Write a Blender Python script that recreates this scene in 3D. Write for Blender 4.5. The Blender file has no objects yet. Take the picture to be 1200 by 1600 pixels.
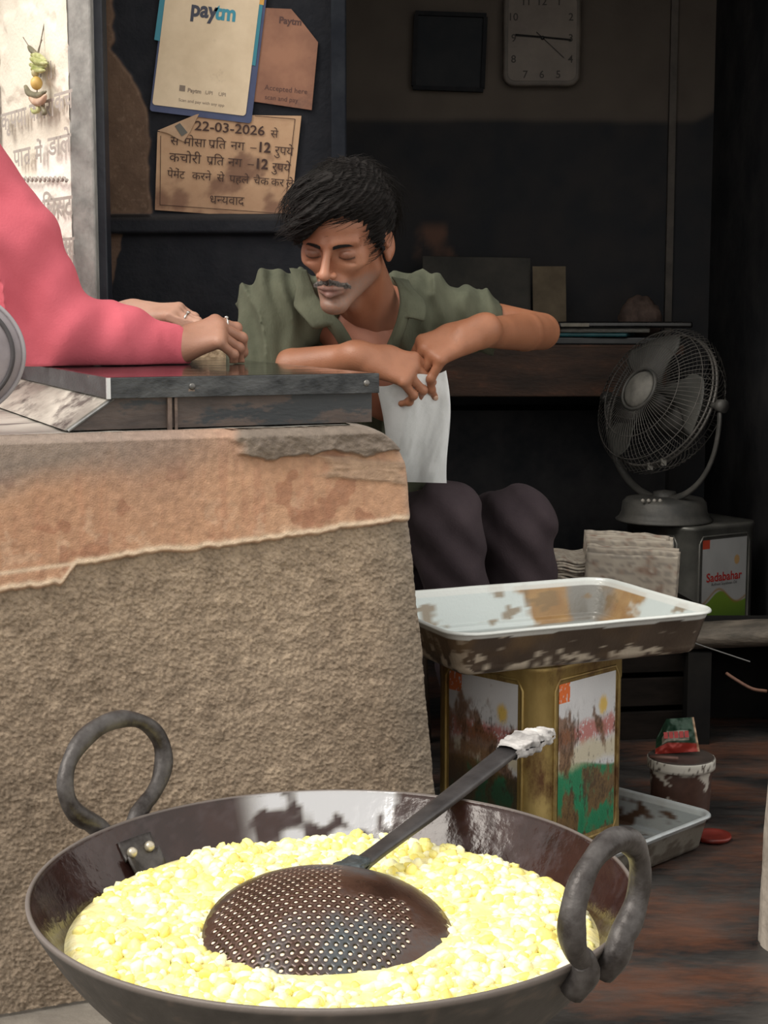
import bpy, bmesh, math, random
import numpy as np
from mathutils import Vector, Matrix, Euler

random.seed(7)
rng = np.random.default_rng(11)
SC = bpy.context.scene
COL = SC.collection
R = math.radians

# ---------------------------------------------------------------- camera, sky, exposure
F = 2500.0                                     # focal length in pixels of the 1200x1600 frame
PITCH = math.atan(320 / F)
CAMZ = 0.94
cam_d = bpy.data.cameras.new('camera')
cam_d.sensor_fit = 'VERTICAL'; cam_d.sensor_height = 24.0; cam_d.lens = F / 1600 * 24.0
cam_d.clip_start = 0.05; cam_d.clip_end = 100
cam = bpy.data.objects.new('camera', cam_d); COL.objects.link(cam)
cam.location = (0, 0, CAMZ); cam.rotation_euler = (math.pi / 2 - PITCH, 0, 0)
SC.camera = cam

world = bpy.data.worlds.new('world'); SC.world = world; world.use_nodes = True
bg = world.node_tree.nodes['Background']
bg.inputs[0].default_value = (1.0, 0.965, 0.90, 1); bg.inputs[1].default_value = 1.0

sun_d = bpy.data.lights.new('sun', 'SUN'); sun_d.energy = 2.3; sun_d.angle = R(35); sun_d.color = (1.0, .95, .86)
sun = bpy.data.objects.new('sun', sun_d); COL.objects.link(sun); sun.rotation_euler = (R(44), 0, R(-60))

SC.view_settings.view_transform = 'Standard'; SC.view_settings.look = 'None'
SC.view_settings.gamma = 1.0; SC.view_settings.use_curve_mapping = False
SC.view_settings.exposure = 0.34

def at(px, py, Y):
    """world point at depth Y that projects to pixel (px, py)"""
    x = (px - 600) / F; y = (800 - py) / F
    c, s = math.cos(PITCH), math.sin(PITCH)
    dy = c + y * s; dz = -s + y * c
    k = Y / dy
    return Vector((x * k, Y, CAMZ + dz * k))

def atz(px, py, z):
    """world point at height z that projects to pixel (px, py)"""
    p = at(px, py, 1.0); k = (z - CAMZ) / (p.z - CAMZ)
    return Vector((p.x * k, k, z))

# ---------------------------------------------------------------- noise
_L = rng.random((64, 64, 64)).astype(np.float32)
def vnoise(x, y, z, s=0):
    x = np.asarray(x, dtype=np.float64) + s * 7.31; y = np.asarray(y, dtype=np.float64) + s * 3.17; z = np.asarray(z, dtype=np.float64) + s * 5.71
    x, y, z = np.broadcast_arrays(x, y, z)
    xi = np.floor(x).astype(int); yi = np.floor(y).astype(int); zi = np.floor(z).astype(int)
    fx = x - xi; fy = y - yi; fz = z - zi
    fx = fx * fx * (3 - 2 * fx); fy = fy * fy * (3 - 2 * fy); fz = fz * fz * (3 - 2 * fz)
    a = lambda i, j, k: _L[(xi + i) & 63, (yi + j) & 63, (zi + k) & 63]
    c00 = a(0,0,0) * (1 - fx) + a(1,0,0) * fx; c10 = a(0,1,0) * (1 - fx) + a(1,1,0) * fx
    c01 = a(0,0,1) * (1 - fx) + a(1,0,1) * fx; c11 = a(0,1,1) * (1 - fx) + a(1,1,1) * fx
    return (c00 * (1 - fy) + c10 * fy) * (1 - fz) + (c01 * (1 - fy) + c11 * fy) * fz
def fbm(x, y, z=0, sc=1.0, o=4, s=0):
    t = 0; a = .5; n = 0
    for i in range(o):
        t = t + a * vnoise(np.asarray(x) * sc, np.asarray(y) * sc, np.asarray(z) * sc, s + i * 1.7); n += a
        a *= .5; sc = sc * 2.03
    return t / n
def sstep(a, b, x):
    t = np.clip((x - a) / (b - a), 0, 1); return t * t * (3 - 2 * t)
def mix(a, b, t):
    t = np.asarray(t)[..., None]; return np.asarray(a) * (1 - t) + np.asarray(b) * t

# ---------------------------------------------------------------- materials
def _bsdf(name):
    m = bpy.data.materials.new(name); m.use_nodes = True
    return m, m.node_tree, m.node_tree.nodes['Principled BSDF']
def pm(name, c1, c2=None, scale=8, rough=.6, metal=0, bump=0, bscale=60, stretch=(1, 1, 1), lo=.35, hi=.65, rough2=None, c3=None, s3=3, lo3=.55, hi3=.62, detail=6, coat=0, spec=None, sss=0):
    m, nt, b = _bsdf(name); N = nt.nodes; L = nt.links
    tc = N.new('ShaderNodeTexCoord'); mp = N.new('ShaderNodeMapping'); mp.inputs['Scale'].default_value = stretch
    L.new(tc.outputs['Object'], mp.inputs['Vector'])
    b.inputs['Roughness'].default_value = rough; b.inputs['Metallic'].default_value = metal
    b.inputs['Coat Weight'].default_value = coat
    if spec is not None: b.inputs['Specular IOR Level'].default_value = spec
    if sss: b.inputs['Subsurface Weight'].default_value = sss; b.inputs['Subsurface Scale'].default_value = .01
    b.inputs['Base Color'].default_value = (*c1, 1)
    if c2 is not None:
        n = N.new('ShaderNodeTexNoise'); n.inputs['Scale'].default_value = scale; n.inputs['Detail'].default_value = detail; n.inputs['Roughness'].default_value = .62
        L.new(mp.outputs[0], n.inputs['Vector'])
        r = N.new('ShaderNodeValToRGB'); r.color_ramp.elements[0].position = lo; r.color_ramp.elements[1].position = hi
        r.color_ramp.elements[0].color = (*c1, 1); r.color_ramp.elements[1].color = (*c2, 1)
        L.new(n.outputs[0], r.inputs[0]); out = r.outputs[0]
        if rough2 is not None:
            mr = N.new('ShaderNodeMapRange'); mr.inputs[1].default_value = lo; mr.inputs[2].default_value = hi; mr.inputs[3].default_value = rough; mr.inputs[4].default_value = rough2
            L.new(n.outputs[0], mr.inputs[0]); L.new(mr.outputs[0], b.inputs['Roughness'])
        if c3 is not None:
            n3 = N.new('ShaderNodeTexNoise'); n3.inputs['Scale'].default_value = s3; n3.inputs['Detail'].default_value = 8; n3.inputs['Roughness'].default_value = .7
            L.new(mp.outputs[0], n3.inputs['Vector'])
            r3 = N.new('ShaderNodeMapRange'); r3.inputs[1].default_value = lo3; r3.inputs[2].default_value = hi3
            L.new(n3.outputs[0], r3.inputs[0])
            mx = N.new('ShaderNodeMix'); mx.data_type = 'RGBA'
            L.new(r3.outputs[0], mx.inputs[0]); L.new(out, mx.inputs[6]); mx.inputs[7].default_value = (*c3, 1); out = mx.outputs[2]
        L.new(out, b.inputs['Base Color'])
    if bump: _bump(nt, b, mp.outputs[0], bump, bscale)
    return m
def _bump(nt, b, vec, bump, bscale):
    N = nt.nodes; L = nt.links
    n = N.new('ShaderNodeTexNoise'); n.inputs['Scale'].default_value = bscale; n.inputs['Detail'].default_value = 5
    L.new(vec, n.inputs['Vector'])
    bp = N.new('ShaderNodeBump'); bp.inputs['Strength'].default_value = 1; bp.inputs['Distance'].default_value = bump
    L.new(n.outputs[0], bp.inputs['Height']); L.new(bp.outputs[0], b.inputs['Normal'])
def am(name, rough=.7, metal=0, bump=0, bscale=200, coat=0, sss=0, attr='paint', gl=None, spec=None, grain=0):
    """material whose colour is the mesh's own colour attribute (painted, stained or printed albedo)"""
    m, nt, b = _bsdf(name); N = nt.nodes; L = nt.links
    a = N.new('ShaderNodeAttribute'); a.attribute_name = attr; out = a.outputs['Color']
    tc = N.new('ShaderNodeTexCoord')
    if grain:
        n = N.new('ShaderNodeTexNoise'); n.inputs['Scale'].default_value = 90; n.inputs['Detail'].default_value = 6; L.new(tc.outputs['Object'], n.inputs['Vector'])
        mr = N.new('ShaderNodeMapRange'); mr.inputs[1].default_value = .3; mr.inputs[2].default_value = .7; mr.inputs[3].default_value = 1 - grain; mr.inputs[4].default_value = 1 + grain
        L.new(n.outputs[0], mr.inputs[0]); mu = N.new('ShaderNodeVectorMath'); mu.operation = 'SCALE'; L.new(out, mu.inputs[0]); L.new(mr.outputs[0], mu.inputs['Scale']); out = mu.outputs[0]
    L.new(out, b.inputs['Base Color'])
    b.inputs['Roughness'].default_value = rough; b.inputs['Metallic'].default_value = metal; b.inputs['Coat Weight'].default_value = coat
    if spec is not None: b.inputs['Specular IOR Level'].default_value = spec
    if gl:
        L.new(a.outputs['Alpha'], b.inputs['Roughness']); a2 = N.new('ShaderNodeAttribute'); a2.attribute_name = 'shine'; L.new(a2.outputs['Fac'], b.inputs['Metallic'])
    if sss: b.inputs['Subsurface Weight'].default_value = sss; b.inputs['Subsurface Radius'].default_value = (1, .35, .2); b.inputs['Subsurface Scale'].default_value = .006
    if bump: _bump(nt, b, tc.outputs['Object'], bump, bscale)
    return m

# ---------------------------------------------------------------- objects
def tag(o, label=None, cat=None, group=None, kind=None):
    if label: o['label'] = label
    if cat: o['category'] = cat
    if group: o['group'] = group
    if kind: o['kind'] = kind
    return o
def empty(name, loc=(0, 0, 0), rz=0, label=None, cat=None, group=None):
    o = bpy.data.objects.new(name, None); COL.objects.link(o); o.location = loc; o.rotation_euler = (0, 0, rz); o.empty_display_size = .05
    return tag(o, label, cat, group)
def link(name, me, mat=None, parent=None, smooth=False, loc=None, rot=None):
    o = bpy.data.objects.new(name, me); COL.objects.link(o)
    if mat is not None and not me.materials: me.materials.append(mat)
    if smooth and len(me.polygons): me.polygons.foreach_set('use_smooth', np.ones(len(me.polygons), dtype=bool))
    if parent: o.parent = parent
    if loc is not None: o.location = loc
    if rot is not None: o.rotation_euler = rot
    return o
def mesh_np(name, V, Q, colors=None):
    """fast mesh from numpy verts and quads (or list of faces)"""
    me = bpy.data.meshes.new(name)
    V = np.asarray(V, dtype=np.float32)
    if isinstance(Q, np.ndarray):
        k = Q.shape[1]; n = len(Q)
        me.vertices.add(len(V)); me.vertices.foreach_set('co', V.ravel())
        me.loops.add(n * k); me.loops.foreach_set('vertex_index', Q.astype(np.int32).ravel())
        me.polygons.add(n); me.polygons.foreach_set('loop_start', np.arange(0, n * k, k, dtype=np.int32))
        me.update(calc_edges=True)
    else:
        me.from_pydata([tuple(map(float, v)) for v in V], [], Q); me.update()
    if colors is not None:
        a = me.color_attributes.new('paint', 'FLOAT_COLOR', 'POINT')
        c = np.ones((len(V), 4), dtype=np.float32); c[:, :colors.shape[1]] = colors
        a.data.foreach_set('color', c.ravel())
    return me
def bevel(o, w=.003, seg=2, ang=35):
    m = o.modifiers.new('bevel', 'BEVEL'); m.width = w; m.segments = seg; m.limit_method = 'ANGLE'; m.angle_limit = R(ang)
    return o

class MB:
    """collects simple shapes into one mesh"""
    def __init__(s): s.v = []; s.f = []
    def add(s, V, Fc, M=None):
        b = len(s.v)
        for p in V: s.v.append(tuple(M @ Vector(p)) if M is not None else tuple(p))
        for f in Fc: s.f.append([i + b for i in f])
        return s
    def box(s, c, d, M=None):
        x, y, z = c; a, b, h = d[0] / 2, d[1] / 2, d[2] / 2
        V = [(x + i * a, y + j * b, z + k * h) for i in (-1, 1) for j in (-1, 1) for k in (-1, 1)]
        return s.add(V, [(0, 1, 3, 2), (4, 6, 7, 5), (0, 4, 5, 1), (2, 3, 7, 6), (0, 2, 6, 4), (1, 5, 7, 3)], M)
    def prism(s, pts, depth, M=None):
        """polygon (x,z) extruded from y=0 to y=depth"""
        n = len(pts)
        V = [(p[0], 0, p[1]) for p in pts] + [(p[0], depth, p[1]) for p in pts]
        return s.add(V, [list(range(n))[::-1], list(range(n, 2 * n))] + [(i, (i + 1) % n, n + (i + 1) % n, n + i) for i in range(n)], M)
    def tube(s, path, r, seg=10, closed=False, caps=True, M=None, flat=1.0):
        P = [Vector(p) for p in path]; n = len(P)
        rr = r if isinstance(r, (list, tuple, np.ndarray)) else [r] * n
        V = []; prev = None
        for i in range(n):
            if closed: t = (P[(i + 1) % n] - P[i - 1])
            else: t = P[min(i + 1, n - 1)] - P[max(i - 1, 0)]
            if t.length < 1e-9: t = Vector((0, 0, 1))
            t.normalize()
            if prev is None:
                up = Vector((0, 0, 1)) if abs(t.z) < .9 else Vector((1, 0, 0))
                a = t.cross(up).normalized()
            else:
                a = (prev - t * prev.dot(t)).normalized()
            prev = a; b = t.cross(a)
            for k in range(seg):
                an = 2 * math.pi * k / seg
                V.append(P[i] + (a * math.cos(an) + b * math.sin(an) * flat) * rr[i])
        Fc = []
        for i in range(n if closed else n - 1):
            for k in range(seg):
                Fc.append((i * seg + k, i * seg + (k + 1) % seg, ((i + 1) % n) * seg + (k + 1) % seg, ((i + 1) % n) * seg + k))
        if caps and not closed: Fc += [list(range(seg))[::-1], list(range((n - 1) * seg, n * seg))]
        return s.add(V, Fc, M)
    def lathe(s, prof, seg=48, M=None, closed=False):
        V = []; Fc = []; n = len(prof)
        for r, z in prof:
            for k in range(seg):
                a = 2 * math.pi * k / seg; V.append((r * math.cos(a), r * math.sin(a), z))
        for i in range(n if closed else n - 1):
            j = (i + 1) % n
            for k in range(seg):
                Fc.append((i * seg + k, i * seg + (k + 1) % seg, j * seg + (k + 1) % seg, j * seg + k))
        return s.add(V, Fc, M)
    def ball(s, c, r, seg=12, rings=8, M=None):
        rx, ry, rz = (r, r, r) if not isinstance(r, (tuple, list)) else r
        V = []
        for i in range(rings + 1):
            t = math.pi * i / rings
            for k in range(seg):
                a = 2 * math.pi * k / seg
                V.append((c[0] + rx * math.sin(t) * math.cos(a), c[1] + ry * math.sin(t) * math.sin(a), c[2] + rz * math.cos(t)))
        Fc = [(i * seg + k, (i + 1) * seg + k, (i + 1) * seg + (k + 1) % seg, i * seg + (k + 1) % seg) for i in range(rings) for k in range(seg)]
        return s.add(V, Fc, M)
    def build(s, name, mat, parent=None, smooth=False, bev=0, colorf=None):
        me = bpy.data.meshes.new(name); me.from_pydata(s.v, [], s.f)
        bm = bmesh.new(); bm.from_mesh(me); bmesh.ops.remove_doubles(bm, verts=bm.verts, dist=1e-6)
        bmesh.ops.recalc_face_normals(bm, faces=bm.faces); bm.to_mesh(me); bm.free()
        if colorf is not None:
            co = np.empty(len(me.vertices) * 3, dtype=np.float32); me.vertices.foreach_get('co', co); co = co.reshape(-1, 3)
            c = np.ones((len(co), 4), dtype=np.float32); cc = colorf(co); c[:, :cc.shape[1]] = cc
            a = me.color_attributes.new('paint', 'FLOAT_COLOR', 'POINT'); a.data.foreach_set('color', c.ravel())
        o = link(name, me, mat, parent, smooth)
        if smooth == 'auto' or (smooth and bev): pass
        if bev: bevel(o, bev)
        return o

def arc(c, a, b, r, t0, t1, n):
    """points on a circle with in-plane axes a, b"""
    c, a, b = Vector(c), Vector(a), Vector(b)
    return [c + a * (r * math.cos(t0 + (t1 - t0) * i / (n - 1))) + b * (r * math.sin(t0 + (t1 - t0) * i / (n - 1))) for i in range(n)]
def spline(P, n=12):
    """Catmull-Rom through points"""
    P = [Vector(p) for p in P]; Q = [P[0] * 2 - P[1]] + P + [P[-1] * 2 - P[-2]]; out = []
    for i in range(1, len(Q) - 2):
        for k in range(n):
            t = k / n; a, b, c, d = Q[i - 1], Q[i], Q[i + 1], Q[i + 2]
            out.append(.5 * ((2 * b) + (c - a) * t + (2 * a - 5 * b + 4 * c - d) * t * t + (3 * b - a - 3 * c + d) * t ** 3))
    out.append(P[-1]); return out

def grid_mesh(name, S, T, fpos, fcol=None, mat=None, parent=None, smooth=True, both=False):
    """surface from functions of (s, t) arrays -> positions, colours"""
    s, t = np.meshgrid(S, T, indexing='ij'); P = fpos(s, t)
    V = np.stack([np.broadcast_to(q, s.shape) for q in P], -1).reshape(-1, 3); nx, ny = s.shape
    i = np.arange(nx * ny).reshape(nx, ny)
    Q = np.stack([i[:-1, :-1], i[1:, :-1], i[1:, 1:], i[:-1, 1:]], -1).reshape(-1, 4)
    C = fcol(s, t).reshape(-1, fcol(s, t).shape[-1]) if fcol else None
    me = mesh_np(name, V, Q, C)
    return link(name, me, mat, parent, smooth)

# ---------------------------------------------------------------- lettering
def _glyphs(txt, bold=0.0):
    c = bpy.data.curves.new('t', 'FONT'); c.body = txt; c.offset = bold; c.resolution_u = 3; c.fill_mode = 'FRONT'
    o = bpy.data.objects.new('t', c); COL.objects.link(o)
    dg = bpy.context.evaluated_depsgraph_get(); dg.update()
    me = bpy.data.meshes.new_from_object(o.evaluated_get(dg))
    bpy.data.objects.remove(o); bpy.data.curves.remove(c)
    V = [tuple(v.co) for v in me.vertices]; Fc = [tuple(p.vertices) for p in me.polygons]
    if not V: return [], [], .3
    bm = bmesh.new(); bm.from_mesh(me); bpy.data.meshes.remove(me)
    return bm, V, Fc
def text_geo(segs, bold=0.0):
    """segs: list of (text, mode); mode half cuts the stem off, rakar adds the slanting stroke. returns verts, faces, width"""
    if isinstance(segs, str): segs = [(segs, '')]
    V = []; Fc = []; x = 0
    for txt, mode in segs:
        if not txt.strip(): x += .32 * len(txt); continue
        lead = len(txt) - len(txt.lstrip()); trail = len(txt) - len(txt.rstrip()); x += .3 * lead
        bm, v, f = _glyphs(txt.strip(), bold)
        if mode == 'half':
            mx = max(q.co.x for q in bm.verts)
            bmesh.ops.bisect_plane(bm, geom=bm.verts[:] + bm.edges[:] + bm.faces[:], plane_co=(mx - .16, 0, 0), plane_no=(1, 0, 0), clear_outer=True)
        bm.verts.index_update(); v = [tuple(q.co) for q in bm.verts]; f = [[q.index for q in p.verts] for p in bm.faces]; bm.free()
        x0 = min(p[0] for p in v); x1 = max(p[0] for p in v)
        b = len(V); V += [(p[0] - x0 + x, p[1]) for p in v]; Fc += [[i + b for i in q] for q in f]
        if mode == 'rakar':
            b = len(V); sx = x + (x1 - x0) - .13
            V += [(sx, .22), (sx, .14), (sx - .22, -.02), (sx - .26, .04)]; Fc.append([b, b + 1, b + 2, b + 3])
        x += x1 - x0 + (.03 if txt[-1].isascii() else -.005) + .3 * trail
    return V, Fc, x
def lettering(name, lines, org, xd, zd, mat, parent, nrm, lift=.0006, xf=None):
    """lines: list of (segs, x, y, height[, xscale[, bold[, align]]]) in metres on the plane org + x*xd + y*zd"""
    V = []; Fc = []; org, xd, zd, nrm = Vector(org), Vector(xd), Vector(zd), Vector(nrm)
    for ln in lines:
        segs, x, y, h = ln[:4]; xs = ln[4] if len(ln) > 4 else 1; bold = ln[5] if len(ln) > 5 else 0; al = ln[6] if len(ln) > 6 else 'l'
        v, f, w = text_geo(segs, bold); b = len(V)
        if al == 'c': x -= w * h * xs / 2
        for p in v: V.append(org + xd * (x + p[0] * h * xs) + zd * (y + p[1] * h) + nrm * lift)
        Fc += [[i + b for i in q] for q in f]
    me = bpy.data.meshes.new(name); me.from_pydata([tuple(v) for v in V], [], Fc)
    return link(name, me, mat, parent)

# ---------------------------------------------------------------- distance fields for bodies and cloth
class Field:
    def __init__(s, lo, hi, h):
        s.lo = np.array(lo, float); s.h = h
        s.ax = [np.arange(lo[i], hi[i] + h, h) for i in range(3)]
        s.f = np.full([len(a) for a in s.ax], .06, dtype=np.float32)
    def _sl(s, lo, hi):
        sl = []
        for i in range(3):
            a = max(0, int((lo[i] - s.lo[i]) / s.h) - 1); b = min(len(s.ax[i]), int((hi[i] - s.lo[i]) / s.h) + 3)
            if b <= a: return None
            sl.append(slice(a, b))
        return tuple(sl)
    def _pts(s, sl): return np.meshgrid(s.ax[0][sl[0]], s.ax[1][sl[1]], s.ax[2][sl[2]], indexing='ij', sparse=True)
    def _op(s, sl, d, k, op):
        a = s.f[sl]
        if op == 'sub': a = -a
        if op == 'int': raise ValueError
        if k > 0:
            hh = np.clip(.5 + .5 * (d - a) / k, 0, 1); r = d * (1 - hh) + a * hh - k * hh * (1 - hh)
        else: r = np.minimum(a, d)
        s.f[sl] = -r if op == 'sub' else r
    def ell(s, c, r, k=.01, rot=None, op='add'):
        r = np.array(r if hasattr(r, '__len__') else (r, r, r), float); m = r.max() + .03 + k
        sl = s._sl(np.array(c) - m, np.array(c) + m)
        if sl is None: return s
        X, Y, Z = s._pts(sl); X = X - c[0]; Y = Y - c[1]; Z = Z - c[2]
        if rot is not None:
            M = (rot if isinstance(rot, Matrix) else Euler(rot).to_matrix()).transposed()
            X, Y, Z = (M[0][0] * X + M[0][1] * Y + M[0][2] * Z, M[1][0] * X + M[1][1] * Y + M[1][2] * Z, M[2][0] * X + M[2][1] * Y + M[2][2] * Z)
        k0 = np.sqrt((X / r[0]) ** 2 + (Y / r[1]) ** 2 + (Z / r[2]) ** 2) + 1e-9
        k1 = np.sqrt((X / r[0] ** 2) ** 2 + (Y / r[1] ** 2) ** 2 + (Z / r[2] ** 2) ** 2) + 1e-9
        s._op(sl, (k0 * (k0 - 1) / k1).astype(np.float32), k, op); return s
    def cap(s, a, b, r1, r2=None, k=.01, op='add'):
        r2 = r1 if r2 is None else r2; a = np.array(a, float); b = np.array(b, float); m = max(r1, r2) + .03 + k
        sl = s._sl(np.minimum(a, b) - m, np.maximum(a, b) + m)
        if sl is None: return s
        X, Y, Z = s._pts(sl); X = X - a[0]; Y = Y - a[1]; Z = Z - a[2]; d = b - a; L2 = max((d ** 2).sum(), 1e-12)
        t = np.clip((X * d[0] + Y * d[1] + Z * d[2]) / L2, 0, 1)
        dd = np.sqrt((X - t * d[0]) ** 2 + (Y - t * d[1]) ** 2 + (Z - t * d[2]) ** 2) - (r1 + (r2 - r1) * t)
        s._op(sl, dd.astype(np.float32), k, op); return s
    def chain(s, P, rad, k=.008, op='add'):
        for i in range(len(P) - 1): s.cap(P[i], P[i + 1], rad[i], rad[i + 1], k, op)
        return s
    def warp(s, g):
        """subtract a displacement function g(X,Y,Z) from the field near the surface"""
        X, Y, Z = s._pts((slice(None),) * 3); near = np.abs(s.f) < .03
        idx = np.nonzero(near); x = s.ax[0][idx[0]]; y = s.ax[1][idx[1]]; z = s.ax[2][idx[2]]
        s.f[idx] -= g(x, y, z).astype(np.float32); return s
    def plane(s, p, n):
        """keep the side that n points away from"""
        X, Y, Z = s._pts((slice(None),) * 3); d = (X - p[0]) * n[0] + (Y - p[1]) * n[1] + (Z - p[2]) * n[2]
        s.f = np.maximum(s.f, d.astype(np.float32)); return s
    def mesh(s):
        f = s.f; f[0] = f[-1] = .05; f[:, 0] = f[:, -1] = .05; f[:, :, 0] = f[:, :, -1] = .05
        ins = f < 0
        c = np.zeros([n - 1 for n in f.shape], dtype=np.int8)
        for i in (0, 1):
            for j in (0, 1):
                for k in (0, 1): c += ins[i:f.shape[0] - 1 + i, j:f.shape[1] - 1 + j, k:f.shape[2] - 1 + k]
        cell = np.nonzero((c > 0) & (c < 8)); n = len(cell[0]); idx = -np.ones(c.shape, dtype=np.int32); idx[cell] = np.arange(n)
        acc = np.zeros((n, 3)); cnt = np.zeros(n); X, Y, Z = cell
        cor = [(i, j, k) for i in (0, 1) for j in (0, 1) for k in (0, 1)]
        for a in cor:
            for b in cor:
                if sum(abs(a[q] - b[q]) for q in range(3)) != 1 or a > b: continue
                fa = f[X + a[0], Y + a[1], Z + a[2]]; fb = f[X + b[0], Y + b[1], Z + b[2]]
                cr = (fa < 0) != (fb < 0); t = np.where(cr, fa / np.where(cr, fa - fb, 1), 0)
                for q in range(3): acc[:, q] += np.where(cr, a[q] + (b[q] - a[q]) * t, 0)
                cnt += cr
        V = (np.stack(cell, -1) + acc / cnt[:, None]) * s.h + s.lo
        Q = []
        for ax in range(3):
            sl0 = [slice(None)] * 3; sl1 = [slice(None)] * 3; sl0[ax] = slice(0, -1); sl1[ax] = slice(1, None)
            A = ins[tuple(sl0)]; B = ins[tuple(sl1)]; e = np.nonzero(A != B); e = [q.copy() for q in e]
            u, w = [(1, 2), (2, 0), (0, 1)][ax]
            ok = (e[u] > 0) & (e[w] > 0) & (e[u] < c.shape[u]) & (e[w] < c.shape[w]); e = [q[ok] for q in e]
            flip = A[tuple(e)]
            def g(du, dw):
                p = [q.copy() for q in e]; p[u] = p[u] - du; p[w] = p[w] - dw; return idx[tuple(p)]
            q = np.stack([g(1, 1), g(0, 1), g(0, 0), g(1, 0)], -1); q[~flip] = q[~flip][:, ::-1]; Q.append(q)
        return V, np.concatenate(Q)
def smooth_np(V, Q, it=2, lam=.5):
    e = np.concatenate([Q[:, [0, 1]], Q[:, [1, 2]], Q[:, [2, 3]], Q[:, [3, 0]]]); e = np.concatenate([e, e[:, ::-1]])
    deg = np.bincount(e[:, 0], minlength=len(V))[:, None].clip(1)
    for _ in range(it):
        S = np.stack([np.bincount(e[:, 0], weights=V[e[:, 1], q], minlength=len(V)) for q in range(3)], -1)
        V = V + lam * (S / deg - V)
    return V
# ================================================================ THE SETTING
UL = Vector((-.924, -.383, 0)); NF = Vector((.383, -.924, 0)); BR = Vector((.110, 2.30, 0))   # counter base: leftward, outward, right foot

def solid(name, mat, c, d, rz=0, kind='structure', bev=0):
    o = MB().box((0, 0, 0), d).build(name, mat); o.location = c; o.rotation_euler = (0, 0, rz)
    if bev: bevel(o, bev)
    return tag(o, kind=kind)

M_floor = pm('soot_floor', (.014, .014, .015), (.05, .045, .042), 5, rough=.32, rough2=.6, bump=.004, bscale=22, stretch=(1, 2.2, 1), c3=(.10, .043, .026), s3=2.4, lo3=.47, hi3=.62)
M_ground = pm('street_stone', (.16, .14, .12), (.26, .235, .2), 6, rough=.85, bump=.004, bscale=40)
M_black = pm('haze_lifted_black', (.022, .024, .028), (.050, .048, .050), 6, rough=.85, bump=.002, bscale=30, spec=.12)  # albedo raised in place of haze hanging in the shop
M_ceil = pm('ceiling_soot', (.010, .010, .011), (.03, .027, .024), 3, rough=.9)

solid('floor', M_floor, (.56, 3.42, -.05), (1.84, 2.90, .1))
solid('ground', M_ground, (0, .6, -.055), (14, 9.0, .1))
solid('ceiling', M_ceil, (.1, 4.05, 2.02), (2.3, 1.72, .12))  # unseen; front edge set back so skylight reaches the seated man
solid('wall_right', M_black, (1.24, 4.1, .98), (.55, 1.9, 2.0))

# back wall: brown limewash above, dark below, both lifted in colour for haze
def back_pos(s, t):
    x = -.9 + s * 2.1; z = t * 1.97
    d = .006 * fbm(x, z, 0, 9, 4, 2) + .004 * sstep(.0, .02, x - .835) - .02 * (np.abs(x - .842) < .006)
    return x, 4.80 - d, z
def back_col(s, t):
    x = -.9 + s * 2.1; z = t * 1.97
    n = fbm(x, z, 0, 3.2, 5, 1); n2 = fbm(x, z, 0, 14, 4, 3)
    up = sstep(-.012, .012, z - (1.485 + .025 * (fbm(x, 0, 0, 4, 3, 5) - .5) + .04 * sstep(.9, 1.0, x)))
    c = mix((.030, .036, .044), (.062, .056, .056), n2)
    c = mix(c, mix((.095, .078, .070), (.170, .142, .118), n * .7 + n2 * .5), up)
    pat = sstep(.05, .0, np.abs(x - .14) - .02 + .18 * (n2 - .4)) * sstep(.07, .03, np.abs(z - 1.13))
    c = mix(c, (.22, .12, .085), pat * .8)
    return c
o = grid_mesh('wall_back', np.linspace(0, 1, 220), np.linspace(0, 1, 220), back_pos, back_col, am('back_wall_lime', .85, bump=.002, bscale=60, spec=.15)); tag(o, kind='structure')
o = MB().box((.842, 4.785, 1.25), (.02, .02, 1.3)).build('trim_1', pm('conduit', (.08, .07, .062), (.13, .11, .095), 20, rough=.7)); tag(o, kind='structure')
solid('wall_left_rear', M_black, (-1.0, 4.2, .98), (.2, 1.5, 2.0))

# inner side wall carrying the posters
PY = 3.40
def pan_px(s, t): return 150 + s * 392, 1000 - t * 1060
def pan_pos(s, t):
    px, py = pan_px(s, t); x = (px - 600) / F * PY * .985; z = CAMZ + (480 - py) / F * PY
    d = 0
    e = 234 - 52 * sstep(185, 85, py) + 14 * (fbm(py * .03, 0, 0, 1, 3, 3) - .5) * 2
    d = .010 * sstep(e + 3, e - 3, px) * (py < 342)
    led = sstep(336, 341, py) * sstep(372, 366, py)
    d = d + .022 * led + .003 * fbm(x, z, 0, 30, 3, 6)
    return x, PY - d, z
def pan_col(s, t):
    px, py = pan_px(s, t)
    n = fbm(px, py, 0, .012, 5, 1); n2 = fbm(px, py, 0, .05, 4, 2); n3 = fbm(px, py, 0, .2, 2, 4)
    c = mix((.010, .012, .017), (.024, .025, .030), n2)
    e = 234 - 52 * sstep(185, 85, py) + 14 * (fbm(py * .03, 0, 0, 1, 3, 3) - .5) * 2
    pl = mix((.055, .035, .026), (.18, .115, .078), np.clip(n * 1.1 + .5 * (n2 - .5), 0, 1))
    pl = mix(pl, (.26, .18, .13), sstep(.66, .74, n3) * .25)
    c = mix(c, pl, sstep(e + 2, e - 2, px) * sstep(345, 338, py) * sstep(160, 172, px))
    c = mix(c, (.16, .10, .07), sstep(2, -2, px - 172 - 22 * (1 - (py - 370) / 80) * (n2 + .4)) * (py > 368) * (py < 470) * .8)
    c = mix(c, (.035, .033, .034), sstep(336, 341, py) * sstep(350, 345, py))
    return c
o = grid_mesh('wall_side', np.linspace(0, 1, 260), np.linspace(0, 1, 420), pan_pos, pan_col, am('side_wall_paint', .75, bump=.0015, bscale=120, spec=.15)); tag(o, kind='structure')
xr = (542 - 600) / F * PY * .985; xl = (150 - 600) / F * PY * .985
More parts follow.
